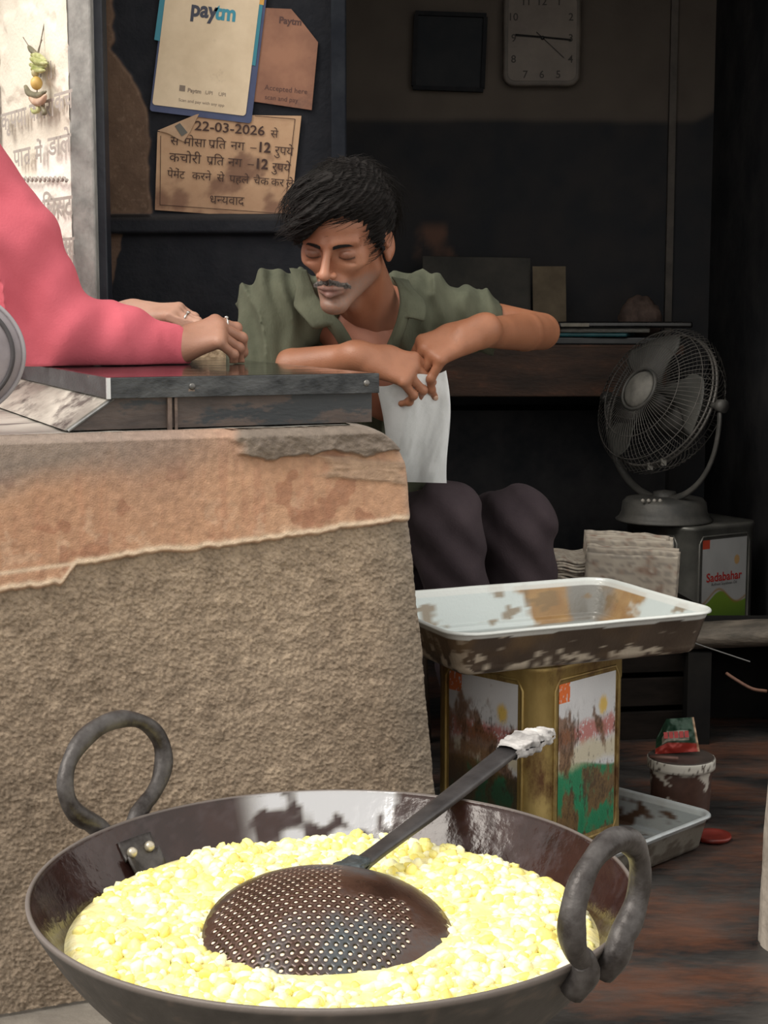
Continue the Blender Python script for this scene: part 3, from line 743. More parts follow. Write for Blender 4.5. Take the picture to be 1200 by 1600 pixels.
# folders on the shelf
bk = Vector(at(975, 500, SY + .08)); bk.z = SZ
def slab(name, cx, cy, z, w, d, h, rz, mat, label, cat, group=None, bev=.004):
    o = MB().box((0, 0, h / 2), (w, d, h)).build(name, mat); o.location = (cx, cy, z); o.rotation_euler = (0, 0, rz); bevel(o, bev, 3); return tag(o, label, cat, group)
slab('folder', .62, 4.40, SZ, .30, .16, .020, R(-8), pm('folder_dark', (.012, .014, .017), (.03, .032, .036), 20, rough=.35), 'black folder lying lowest in the pile on the shelf', 'folder')
slab('notebook', .575, 4.40, SZ + .021, .20, .17, .010, R(-16), pm('notebook_teal', (.010, .07, .085), (.02, .12, .14), 20, rough=.4), 'teal notebook sticking out of the pile on the shelf', 'notebook')
slab('newspaper', .60, 4.41, SZ + .032, .24, .16, .012, R(-4), pm('paper_grey', (.10, .095, .085), (.22, .21, .19), 50, rough=.8, stretch=(1, 1, 8)), 'grey folded paper between the notebook and the tablet case on the shelf', 'newspaper')
tc_ = empty('tablet_case', (.65, 4.40, SZ + .045), R(-2), 'long flat black case with a pale strip on top of the shelf pile', 'case')
o = MB().box((0, 0, .008), (.36, .17, .016)).build('cover', pm('case_black', (.010, .010, .011), (.022, .02, .02), 20, rough=.25), tc_); bevel(o, .006, 3)
o = MB().box((-.135, -.0865, .008), (.075, .003, .009)).build('pale_strip', pm('strip_pale', (.20, .18, .14), (.3, .27, .22), 30, rough=.5), tc_)

# ================================================================ FAN
FC = at(1034, 628, 3.93); AX = Vector((-.76, -.50, .40)).normalized()
fan = empty('table_fan', (FC.x, FC.y, .415), label='dusty grey table fan with wire grille standing on the rear oil tin', cat='fan')
hx = AX.cross(Vector((0, 0, 1))).normalized(); hv = hx.cross(AX).normalized()      # hx horizontal, hv up in the ring plane
if hv.z < 0: hv = -hv
M_wire = pm('fan_wire', (.075, .07, .064), (.13, .12, .11), 30, rough=.5, metal=.3); M_fan = pm('fan_grey', (.038, .038, .036), (.085, .08, .072), 14, rough=.55, bump=.0006, bscale=150); M_dust = pm('fan_hub', (.10, .095, .085), (.19, .18, .16), 30, rough=.7)
RF = .172
def fp(r, a, d): return FC + hx * (r * math.cos(a)) + hv * (r * math.sin(a)) + AX * d
mb = MB()
for d, r, w in ((0, RF, .0045), (.012, RF - .001, .003)): mb.tube([fp(r, 2 * math.pi * i / 64, d) for i in range(64)], w, 6, closed=True)
local(mb.build('grille_rim', M_wire, None, True), fan)
mb = MB()
prof = [(.048, .082), (.075, .082), (.105, .078), (.135, .070), (.160, .055), (.178, .035), (.188, .012)]
for i in range(84):
    a = 2 * math.pi * i / 84; mb.tube([fp(r, a + .10 * (1 - r / RF), d) for r, d in prof], .0009, 4, caps=False)
for rr, dd in ((.120, .0745), (.168, .047)): mb.tube([fp(rr, 2 * math.pi * i / 48, dd) for i in range(48)], .0012, 4, closed=True)
o = local(mb.build('front_grille', M_wire, None, True), fan); o['kind'] = 'stuff'
mb = MB(); prof2 = [(.050, -.075), (.09, -.078), (.13, -.070), (.165, -.045), (.187, -.006)]
for i in range(60):
    a = 2 * math.pi * i / 60; mb.tube([fp(r, a, d) for r, d in prof2], .0009, 4, caps=False)
for rr, dd in ((.11, -.0745), (.15, -.058)): mb.tube([fp(rr, 2 * math.pi * i / 48, dd) for i in range(48)], .0012, 4, closed=True)
o = local(mb.build('rear_grille', M_wire, None, True), fan); o['kind'] = 'stuff'
Mf = Matrix((hx, hv, AX)).transposed().to_4x4(); Mf.translation = FC
local(MB().lathe([(.0, .098), (.012, .0975), (.030, .094), (.042, .088), (.047, .082), (.047, .079), (.0, .079)], 32, Mf).build('badge', M_dust, None, True), fan)
local(MB().lathe([(.050, .088), (.056, .086), (.056, .078), (.050, .077)], 32, Mf, closed=True).build('badge_ring', M_fan, None, True), fan)
local(MB().lathe([(0, .045), (.030, .043), (.038, .030), (.040, -.005), (0, -.005)], 24, Mf).build('hub', M_fan, None, True), fan)
local(MB().lathe([(.02, -.01), (.062, -.02), (.066, -.06), (.060, -.11), (.035, -.135), (0, -.138)], 28, Mf).build('motor', M_fan, None, True), fan)
def blade(ph):
    def fpos(s, t):
        r = .034 + s * .135; w = (.25 + .75 * s) * 1.25 * (1 - .35 * np.clip(s - .75, 0, 1) * 4 * np.abs(t - .5) * 2); a = ph + (t - .5) * w + .25 * s; d = .026 - .05 * (t - .5) * (1 - .3 * s)
        return tuple(FC[k] + hx[k] * r * np.cos(a) + hv[k] * r * np.sin(a) + AX[k] * d for k in range(3))
    return fpos
M_bl = pm('fan_blade', (.05, .05, .046), (.09, .088, .08), 12, rough=.5)
for k in range(3):
    o = local(grid_mesh('blade', np.linspace(0, 1, 14), np.linspace(0, 1, 14), blade(.9 + k * 2.094), None, M_bl), fan); m = o.modifiers.new('s', 'SOLIDIFY'); m.thickness = .002
pv = [FC + hx * s * (RF + .022) for s in (-1, 1)]
bot = Vector((FC.x, FC.y, .498)); mid = [FC + hx * s * (RF + .024) for s in (-1, 1)]
yk = []
for i in range(33):
    a = math.pi * i / 32; yk.append(Vector((FC.x, FC.y, 0)) + Vector((hx.x, hx.y, 0)) * (-math.cos(a) * (RF + .026)) + Vector((0, 0, FC.z - (FC.z - .47) * math.sin(a) ** .8)))
yk[0].z = yk[-1].z = FC.z + .012
local(MB().tube(yk, .010, 10, flat=.55).build('yoke', M_fan, None, True), fan)
for s in (-1, 1):
    p = FC + hx * s * (RF + .0); p2 = FC + hx * s * (RF + .040); local(MB().tube([p, p + (p2 - p) * .55], .008, 10).tube([p + (p2 - p) * .55, p2], .016, 14).build('tilt_knob', M_fan, None, True), fan)
Mb = Matrix.Translation((FC.x + .012, FC.y, .4165))
local(MB().lathe([(0, .0), (.118, .0), (.120, .004), (.112, .010), (.106, .022), (.103, .046), (.094, .056), (.06, .060), (0, .062)], 48, Mb).build('base', M_fan, None, True), fan)
local(MB().lathe([(.03, .060), (.028, .072), (.0, .076)], 20, Mb).build('neck', M_fan, None, True), fan)
for i in range(4): local(MB().ball((FC.x - .055 + .014 * i, FC.y - .083, .475), (.005, .004, .005)).build('speed_button', pm('button_pale', (.3, .28, .25), None, rough=.3) if i == 0 else bpy.data.materials['button_pale'], None, True), fan)
for a_ in (-2.05, -1.8):
    p = fp(RF, a_, .004); local(MB().box(tuple(p), (.012, .02, .016)).build('grille_clip', M_dust), fan)

# ================================================================ OIL TINS
def rsq(w, r, n=9):
    pts = []
    for (sx, sy, a0) in ((1, 1, 0), (-1, 1, 90), (-1, -1, 180), (1, -1, 270)):
        for i in range(n):
            a = R(a0 + 90 * i / (n - 1)); pts.append((sx * (w / 2 - r) + r * math.cos(a), sy * (w / 2 - r) + r * math.sin(a)))
    return pts
def tin(name, loc, rz, w, h, mat, lab_mat, labf, label, txt=None):
    root = empty(name, loc, rz, label, 'oil tin')
    mb = MB(); P = rsq(w, .046); n = len(P)
    lv = [(0, 1.0), (.004, 1.012), (.010, 1.012), (.014, .995), (.05, .995), (.054, .988), (h - .054, .988), (h - .05, .995), (h - .014, .995), (h - .010, 1.012), (h - .004, 1.012), (h, 1.0)]
    V = [(x * k, y * k, z) for z, k in lv for x, y in P]; Fc = [(i * n + j, i * n + (j + 1) % n, (i + 1) * n + (j + 1) % n, (i + 1) * n + j) for i in range(len(lv) - 1) for j in range(n)]
    Fc += [list(range(n))[::-1], list(range((len(lv) - 1) * n, len(lv) * n))]
    mb.add(V, Fc).build('body', mat, root, True)
    d = w / 2 * .988
    for k in range(4):
        a = k * math.pi / 2; Mr = Matrix.Rotation(a, 4, 'Z'); hw = w / 2 - .040
        pth = [(-hw, -d, .026), (hw, -d, .026), (hw, -d, h - .026), (-hw, -d, h - .026)]
        pp = []
        for i in range(4):
            p, q_ = Vector(pth[i]), Vector(pth[(i + 1) % 4])
            for t in (.06, .35, .65, .94): pp.append(p + (q_ - p) * t)
        MB().tube(pp, .0032, 6, closed=True, M=Mr).build('pressed_bead', mat, root, True)
    W, H = w - .098, h - .070
    for k, a in ((0, 0), (1, -math.pi / 2)):
        s, t = np.meshgrid(np.linspace(0, 1, 110), np.linspace(0, 1, 170), indexing='ij')
        x = (s - .5) * W; z = .036 + t * H; y = np.full_like(x, -d - .0012); ca, sa = math.cos(a), math.sin(a)
        P3 = np.stack([x * ca - y * sa, x * sa + y * ca, z], -1).reshape(-1, 3); i = np.arange(110 * 170).reshape(110, 170)
        Q = np.stack([i[:-1, :-1], i[1:, :-1], i[1:, 1:], i[:-1, 1:]], -1).reshape(-1, 4)
        lb = link('label_panel', mesh_np('label_panel', P3, Q, labf(s, t, k).reshape(-1, 3)), lab_mat, root)
        if txt:
            o3 = Vector(((0) * ca - (-d - .0014) * sa, 0 * sa + (-d - .0014) * ca, .036)); xd = Vector((ca, sa, 0)); nr = Vector((sa, -ca, 0))
            lettering('brand_lettering', [(txt[0], 0, H * .625, .030, .98, .02, 'c')], o3, xd, (0, 0, 1), txt[2], lb, nr)
            lettering('small_lettering', [(txt[1], 0, H * .585, .010, 1, 0, 'c')], o3, xd, (0, 0, 1), txt[3], lb, nr)
    return root
def lab_clean(s, t, k):
    n = fbm(s, t, k * 3, 6, 3, 3); c = mix((.34, .34, .34), (.42, .42, .42), n)
    hill = .46 + .04 * np.sin(s * 5 - .6) - .03 * np.sin(s * 9 + 1)
    g = mix((.035, .10, .018), (.16, .26, .03), sstep(.1, .5, t)); c = mix(c, g, sstep(.006, -.006, t - hill))
    c = mix(c, (.30, .17, .05), np.exp(-((t - hill - .012 - .02 * np.sin(s * 7)) / .012) ** 2) * .8)
    c = mix(c, (.45, .06, .03), (s < .16) * (t > .92)); c = mix(c, (.45, .28, .12), sstep(.07, .05, np.hypot((s - .78), (t - .80) * 1.4)))
    c = mix(c, (.3, .3, .28), sstep(.035, .025, np.hypot(s - .22, (t - .26) * 1.4)) * .5)
    return c
def lab_dirty(s, t, k):
    n = fbm(s, t * 1.5, k * 3, 5, 5, 3); n2 = fbm(s * 1.5, t, k * 3 + 2, 7, 5, 8); n3 = fbm(s * 1.6, t * 1.1, k, 38, 4, 9); c = mix((.62, .63, .66), (.74, .74, .76), n)
    hill = .44 + .04 * np.sin(s * 4 + .6)
    g = mix((.012, .16, .07), (.03, .30, .14), n2); c = mix(c, g, sstep(.01, -.01, t - hill))
    c = mix(c, (.75, .16, .03), (s < .19) * (t > .88) * (n3 < .62)); c = mix(c, (.75, .50, .07), sstep(.10, .04, np.hypot((s - .78), (t - .80) * 1.2) + .05 * (n3 - .5)) * .9)
    br = sstep(.085, .03, np.abs(t - .66) + .10 * (n2 - .5)); c = mix(c, (.48, .07, .045), br * .75 * (n3 > .36))
    c = mix(c, (.62, .55, .38), sstep(.09, .02, np.abs(t - .52) + .1 * (n - .5)) * .8)
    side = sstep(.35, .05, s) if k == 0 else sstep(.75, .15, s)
    dirt = sstep(.49, .62, n2 * .6 + n * .5 + .12 * side - .20 * sstep(.72, .9, t) - .04)
    c = mix(c, mix((.075, .030, .018), (.33, .15, .05), n3), dirt * .88)
    c = mix(c, (.035, .022, .015), sstep(.56, .66, n3 * .5 + n2 * .55) * .7 * sstep(.9, .7, t))
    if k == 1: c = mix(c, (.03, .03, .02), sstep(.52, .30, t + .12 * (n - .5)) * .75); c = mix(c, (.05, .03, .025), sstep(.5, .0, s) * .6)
    return c
M_tin1 = pm('tin_brass', (.24, .155, .045), (.50, .37, .14), 7, rough=.34, rough2=.5, metal=.5, bump=.0008, bscale=90, stretch=(1, 1, .5), c3=(.12, .055, .022), s3=9, lo3=.48, hi3=.62)
M_tin2 = pm('tin_grey', (.09, .09, .082), (.17, .165, .15), 9, rough=.4, metal=.5, bump=.0005, bscale=90, c3=(.10, .055, .035), s3=5, lo3=.56, hi3=.66)
TX, TY = .258, 2.755
tin('oil_tin', (TX, TY, .004), R(45), .254, .345, M_tin1, am('label_dirty', .35, bump=.0006, bscale=260), lab_dirty, 'oil-stained golden tin standing in the floor tray under the enamel tray')
M_rt = pm('brand_red', (.42, .025, .02), None, rough=.4); M_dk = pm('brand_dark', (.03, .03, .03), None, rough=.4)
B2 = at(1082, 900, 3.93)
tin('oil_tin', (.765, 3.965, .070), R(33), .247, .345, M_tin2, am('label_clean', .35), lab_clean, 'grey oil tin with a green and white label standing under the fan', ('Sadabahar', 'Refined Soyabean Oil', M_rt, M_dk))
o = MB().box((.70, 3.95, .035), (.5, .42, .07)).build('wooden_plinth', pm('plinth', (.03, .022, .017), (.08, .055, .04), 8, rough=.8)); bevel(o, .004); tag(o, 'low dark wooden plinth under the grey oil tin', 'plinth')

# ================================================================ TRAYS
def tray(name, c, rz, w, d, h, rad, flare, colf, mat, label, tilt=(0, 0)):
    root = empty(name, c, 0, label, 'tray'); root.rotation_euler = (tilt[0], tilt[1], rz)
    # profile: (inset at this step, z, inside flag)
    pr = []
    for i in range(9): a = i / 8 * math.pi / 2; pr.append((flare + .016 * (1 - math.sin(a)), .016 * (1 - math.cos(a)) * 1.0, 0))
    for i in range(1, 22): t = i / 21; pr.append((flare * (1 - t), .016 + (h - .020) * t, 0))
    for i in range(7): a = i / 6 * math.pi; pr.append((-.006 + .0095 * (1 - math.cos(a)) / 2 + .0, h - .004 + .005 * math.sin(a), 1))
    for i in range(1, 26): t = i / 25; pr.append((.0035 + flare * t, h - .004 - (h - .016) * t, 1))
    for i in range(1, 7): a = i / 6 * math.pi / 2; pr.append((flare + .0035 + .012 * math.sin(a), .012 - .0095 * (1 - math.cos(a)) - .0, 1))
    # perimeter
    def per(ins):
        r = max(rad - ins, .004); a_, b_ = w / 2 - ins - r, d / 2 - ins - r; out = []
        for (sx, sy, a0) in ((1, 1, 0), (-1, 1, 90), (-1, -1, 180), (1, -1, 270)):
            for i in range(12): an = R(a0 + 90 * i / 11); out.append((sx * a_ + r * math.cos(an), sy * b_ + r * math.sin(an)))
            nx, ny = ((-1, 1), (-1, -1), (1, -1), (1, 1))[((1, 1), (-1, 1), (-1, -1), (1, -1)).index((sx, sy))]
            p0 = out[-1]; p1 = (nx * a_ + r * math.cos(R(a0 + 90)), ny * b_ + r * math.sin(R(a0 + 90)))
            for i in range(1, 40): t = i / 40; out.append((p0[0] + (p1[0] - p0[0]) * t, p0[1] + (p1[1] - p0[1]) * t))
        return out
    V = []; fl = []; rows = [per(p[0]) for p in pr]; n = len(rows[0])
    for row, p in zip(rows, pr): V += [(x, y, p[1]) for x, y in row]; fl += [p[2]] * n
    # floor rings inwards
    last = rows[-1]; zf = pr[-1][1]
    for k in np.linspace(.9, 0.02, 24): V += [(x * k, y * k, zf) for x, y in last]; fl += [2] * n
    V = np.array(V); fl = np.array(fl); m = len(V) // n
    wob = .0015 * (fbm(V[:, 0], V[:, 1], 0, 12, 2, 4) - .5); V[:, 2] += wob * (V[:, 2] > h * .5)
    i = np.arange(m * n).reshape(m, n); j = np.roll(i, -1, axis=1); Q = np.stack([i[:-1], j[:-1], j[1:], i[1:]], -1).reshape(-1, 4)
    C = colf(V, fl)
    link('pan', mesh_np('pan', V, Q, C), mat, root, True)
    b = rows[0]; MB().add([(x, y, 0) for x, y in b], [list(range(n))[::-1]]).build('underside', pm('tray_under', (.05, .04, .03), None, rough=.7) if 'tray_under' not in bpy.data.materials else bpy.data.materials['tray_under'], root)
    return root
def col_big(V, fl):
    x, y, z = V.T; n = fbm(x, y, z, 22, 5, 2); n2 = fbm(x, y, z, 60, 4, 3); n1 = fbm(x, y, z, 9, 4, 6)
    ins = mix((.52, .58, .58), (.64, .70, .70), n1)
    st = sstep(.0, .02, .135 - np.hypot((x - .235) * .85, (y - .16) * 1.0) + .12 * (n - .5)) * (fl == 1) * (z < .070)
    bare = sstep(.0, .02, .048 - np.abs(x - .205) + .04 * (n - .5))
    ins = mix(ins, mix((.23, .105, .03), (.42, .26, .10), n2), st * .95); ins = mix(ins, (.22, .215, .20), st * bare * sstep(.1, .16, y))
    sp = sstep(.60, .64, fbm(x, y, z, 26, 3, 14)) * (fl == 1); ins = mix(ins, (.22, .15, .08), sp * .8)
    ins = mix(ins, (.27, .30, .30), (fl == 2) * .75); ins = mix(ins, (.16, .10, .06), sstep(.60, .70, n1) * (fl == 2) * .6)
    out = mix((.040, .028, .021), (.12, .090, .068), n); out = mix(out, (.52, .45, .36), sstep(.66, .70, n2 + .14 * sstep(.03, .0, z) + .10 * sstep(-.15, -.25, x)) * .85); out = mix(out, (.16, .10, .05), sstep(.55, .7, n1) * .6)
    rim = (z > .058) & (fl == 1) & True
    c = np.where((fl == 0)[:, None], out, ins); return mix(c, (.70, .72, .70), (z > .064) * .8)
M_en = am('worn_enamel', .30, metal=.15, bump=.0006, bscale=160)
fcx = Vector((.570, 2.68)); fd_ = Vector((math.cos(R(24)), math.sin(R(24)))); bd_ = Vector((-fd_.y, fd_.x)); TC = fcx - fd_ * .25 + bd_ * .19
tray('enamel_tray', (TC.x, TC.y, .352), R(24), .50, .38, .076, .045, .020, col_big, M_en, 'large worn pale enamel tray with brown burnt stains on the near tin')
def col_small(V, fl):
    x, y, z = V.T; n = fbm(x, y, z, 22, 5, 2); n2 = fbm(x, y, z, 50, 4, 3)
    ins = mix((.20, .22, .23), (.42, .46, .48), n); ins = mix(ins, (.08, .045, .03), sstep(.48, .6, n2))
    out = mix((.13, .12, .10), (.30, .28, .24), n); out = mix(out, (.07, .05, .035), sstep(.52, .62, n2) * .7)
    return mix(np.where((fl == 0)[:, None], out, ins), (.5, .54, .56), (z > .055) * .8)
tray('floor_tray', (.265, 2.70, 0), R(45), .44, .44, .066, .03, .012, col_small, am('grimy_tray', .4, metal=.3, bump=.0006, bscale=160), 'grimy grey metal tray on the floor around the near tin')
# ================================================================ BENCH RAIL AND LEDGE ON THE RIGHT
bn = empty('low_bench', (.82, 3.40, 0), 0, 'low dark wooden bench on the right in front of the grey oil tin', 'bench')
M_bm = pm('bench_wood', (.045, .038, .030), (.15, .125, .10), 9, rough=.75, bump=.004, bscale=30, stretch=(1, 3, 3))
def beam_pos(s, t):
    a = t * 2 * math.pi; x = .64 + s * .30; r = .026 + .005 * fbm(x, a, 0, 9, 3, 3)
    return x, 3.36 + 1.5 * r * np.cos(a) + .05 * (1 - s), .232 + r * np.sin(a) + .022 * s
local(grid_mesh('beam', np.linspace(0, 1, 60), np.linspace(0, 1, 24), beam_pos, None, M_bm), bn)
M_bd = pm('bench_dark', (.006, .006, .007), (.014, .013, .012), 8, rough=.8, bump=.003, bscale=20, spec=.15)
for k in range(3):
    o = local(MB().box((.79, 3.47 + k * .085, .215), (.30, .078, .022)).build('seat_board', M_bd), bn); bevel(o, .003)
for lx in (.68, .90):
    for ly in (3.40, 3.62): o = local(MB().box((lx, ly, .10), (.05, .05, .205)).build('leg', M_bd), bn)
local(MB().box((.79, 3.60, .10), (.28, .02, .19)).build('back_panel', M_bd), bn)
o = MB().tube([at(1072, 1000, 3.335), at(1100, 1010, 3.335), at(1172, 1034, 3.30)], .0015, 6).build('thin_wire', pm('wire_pale', (.10, .10, .10), None, rough=.4)); tag(o, 'thin pale wire running across the front of the low bench', 'wire')
o = MB().tube(spline([at(1135, 1052, 3.28), at(1150, 1062, 3.26), at(1175, 1076, 3.24), at(1198, 1080, 3.24)], 6), .0035, 7).build('bent_twig', pm('twig', (.09, .04, .028), (.16, .08, .05), 40, rough=.7), None, True); tag(o, 'reddish bent twig against the dark bench front', 'twig')

# ================================================================ NEWSPAPERS
stl = empty('crate', (.50, 3.53, 0), R(8), 'dark wooden crate carrying the newspapers behind the enamel tray', 'crate')
M_cr = pm('crate_wood', (.008, .007, .006), (.018, .014, .012), 10, rough=.9, spec=.1, stretch=(1, 1, 4))
for k in range(4): o = MB().box((0, -.115, .03 + k * .075), (.31, .012, .062)).build('slat', M_cr, stl); bevel(o, .002)
for k in range(4):
    for c_, d_ in (((0, .115, .03 + k * .075), (.31, .012, .062)), ((-.15, 0, .03 + k * .075), (.012, .216, .062)), ((.15, 0, .03 + k * .075), (.012, .216, .062))): o = MB().box(c_, d_).build('slat', M_cr, stl); bevel(o, .002)
MB().box((0, 0, .298), (.32, .245, .012)).build('lid', M_cr, stl)
def news_col(s, t):
    n = fbm(s * 3, t * 3, 0, 3, 4, 3); c = mix((.32, .27, .22), (.50, .45, .38), n)
    ln = (vnoise(s * 40, t * 90, 0, 4) > .52) * (np.sin(t * 160) > -.2) * (vnoise(np.floor(s * 6), 0, 0, 2) > .25)
    c = mix(c, (.17, .155, .14), ln * .55); return mix(c, (.19, .09, .055), sstep(.60, .72, fbm(s * 2, t, 0, 5, 4, 9)) * .6)
M_np = am('newsprint', .9)
def newspaper(k, base_pt, dirv, up, w, h, th, label, group):
    dirv = Vector(dirv).normalized(); up = Vector(up).normalized(); nn = dirv.cross(up).normalized(); base_pt = Vector(base_pt)
    def pos(s, t, side):
        wv = .004 * np.sin(s * 7) + .0015 * (fbm(s, t, k, 5, 2, k) - .5) + .006 * np.sin(s * 2.2) * t
        hh = h * (1 + .05 * (vnoise(s * 7, k * 1.3, 0, 5) - .5)); r_ = [base_pt[q] + dirv[q] * (s * w) + up[q] * (t * hh) + nn[q] * (wv + side * th) for q in range(3)]
        return r_
    S = np.linspace(0, 1, 26); T = np.linspace(0, 1, 20); s, t = np.meshgrid(S, T, indexing='ij'); ns, nt_ = s.shape
    V = np.concatenate([np.stack(pos(s, t, sd), -1).reshape(-1, 3) for sd in (-.5, .5)]); C = news_col(s + k * .37, t + k * .21).reshape(-1, 3); C = np.concatenate([C, C])
    i = np.arange(ns * nt_).reshape(ns, nt_); m = ns * nt_; Q = [np.stack([i[:-1, :-1], i[1:, :-1], i[1:, 1:], i[:-1, 1:]], -1).reshape(-1, 4)]; Q.append(Q[0][:, ::-1] + m)
    for e in (i[0], i[-1][::-1], i[:, 0][::-1], i[:, -1]): Q.append(np.stack([e[:-1], e[1:], e[1:] + m, e[:-1] + m], -1))
    o = link('newspaper', mesh_np('newspaper', V, np.concatenate(Q), C), M_np, None, True); tag(o, label, 'newspaper', group); return o
p0 = at(912, 905, 3.42); p0.z = .306
g1 = 'folded newspapers standing on edge behind the enamel tray'
for k in range(15):
    t = k / 14
    newspaper(k, (p0.x + .010 * t + .004 * random.random(), 3.42 + .0095 * k, .306), (1, -.34 - .006 * k, 0), (.05, .0, 1), .195 + .012 * random.random() - .03 * t * random.random(), .108 + .02 * random.random() + .020 * t, .0050, 'frontmost newsprint sheet standing on edge behind the enamel tray' if k == 0 else 'rearmost and tallest newsprint sheet of the standing stack' if k == 14 else 'folded newsprint sheet standing on edge in the middle of the standing stack', g1)
g2 = 'newspapers lying flat left of the standing stack'
for k in range(14):
    a_ = at(866, 885, 3.45)
    newspaper(k + 20, (a_.x - .012 + .010 * random.random(), 3.44 + .008 * random.random(), .3085 + k * .0062), (1, .04 * random.random(), 0), (0, 1, 0), .095 - .01 * random.random(), .14, .005, 'topmost flat newsprint sheet of the low pile left of the standing newspapers' if k == 13 else 'flat newsprint sheet inside the low pile left of the standing newspapers', g2)

# ================================================================ TUB, PACKET, STICK, RED LID
tb = at(1061, 1250, 2.87); tcx, tcy = tb.x + .003, 2.875
tub = empty('paint_tub', (tcx, tcy, 0), 0, 'small round plastic tub with dark lid, white band and flaking brown body', 'tub')
tub.scale = (1, 1, .92)
def tubcol(co):
    x, y, z = co.T; a = np.arctan2(y, x); n = fbm(a * .9 + 3, z * 14, 0, 4, 5, 3); n2 = fbm(a * 2, z * 30, 0, 5, 3, 6)
    c = mix((.045, .022, .016), (.085, .042, .03), n2); fl = sstep(.60, .64, n + .20 * sstep(.06, .11, z) - .04); return mix(c, (.50, .47, .42), fl * (z > .05))
mb = MB(); mb.lathe([(.0, 0), (.050, 0), (.053, .004)] + [(.053 + .004 * i / 24, .004 + .104 * i / 24) for i in range(1, 25)] + [(.05, .108), (0, .108)], 72); mb.build('body', am('tub_paint', .5), tub, True, colorf=tubcol)
def bandcol(co):
    x, y, z = co.T; a = np.arctan2(y, x); n = fbm(a * 3, z * 50, 0, 4, 4, 13); return mix((.56, .54, .49), (.06, .04, .03), sstep(.62, .66, n) * 1.0)
MB().lathe([(.057, .106), (.0625, .107), (.0625, .113), (.0625, .119), (.0625, .125), (.0615, .127), (.056, .126)], 120).build('lid_band', am('band_paint', .45), tub, True, colorf=bandcol)
MB().lathe([(.0, .1265), (.040, .127), (.056, .1275), (.059, .129), (.0605, .127), (.057, .124)], 64).build('lid', pm('lid_dark', (.045, .036, .032), (.09, .07, .06), 20, rough=.5), tub, True)
o = MB().tube([(tcx - .062, tcy - .022, .1225), (tcx - .012, tcy - .035, .1225)], .0032, 7).build('wooden_stick', pm('stick', (.13, .06, .05), (.2, .11, .09), 40, rough=.7), None, True); tag(o, 'short reddish stick lying on the lid of the tub', 'stick')
pk = Vector((tcx - .005, tcy + .012, .120)); pkt = empty('snack_packet', tuple(pk), R(-8), 'crumpled dark green and red packet standing on the tub lid', 'packet'); pkt.rotation_euler = (R(-22), R(-6), R(-8))
def pkcol(s, t):
    c = mix((.010, .035, .020), (.02, .06, .035), fbm(s, t, 0, 9, 3, 3)); c = mix(c, (.38, .03, .022), sstep(.30, .26, t + .1 * (s - .5)) * .9); c = mix(c, (.50, .42, .36), (np.abs(t - .48) < .15) * (np.abs(s - .48) < .32) * .5)
    return mix(c, (.45, .28, .18), sstep(.94, .97, s) * .8)
def pkpos(sd):
    def f(s, t):
        w = .082 * (1 - .12 * t); th = .010 * np.sin(np.pi * s) * np.sin(np.pi * np.clip(t, 0, 1)) + .003 * fbm(s, t, sd, 7, 3, 7); sh = np.where(s < .3, 1 - .9 * (.3 - s) / .3 * .6, 1)
        return (s - .5) * w, sd * th + .0, t * .064 * sh
    return f
M_pk = am('foil', .28, metal=.3)
for sd in (-1, 1): grid_mesh('wrapper', np.linspace(0, 1, 60), np.linspace(0, 1, 50), pkpos(sd), pkcol, M_pk, pkt)
V = []; Fc = []
for i in range(5):
    x = -.022 + i * .0095; b = len(V); 
    for (u, v) in ((0, 0), (.0075, 0), (.0075, .012), (0, .012)): V.append((x + u, -.0135, .026 + v))
    Fc.append([b, b + 1, b + 2, b + 3])
MB().add(V, Fc).build('red_lettering', pm('pk_red', (.45, .03, .03), None, rough=.4), pkt)
rl = atz(1118, 1308, .004); o = MB().lathe([(0, .0), (.030, .0), (.033, .004), (.032, .009), (.029, .006), (0, .005)], 36).build('red_lid', pm('red_plastic', (.13, .014, .010), (.20, .025, .016), 30, rough=.4), None, True); o.location = (rl.x - .005, rl.y, .001); tag(o, 'flat red plastic lid on the floor beside the tub', 'lid')

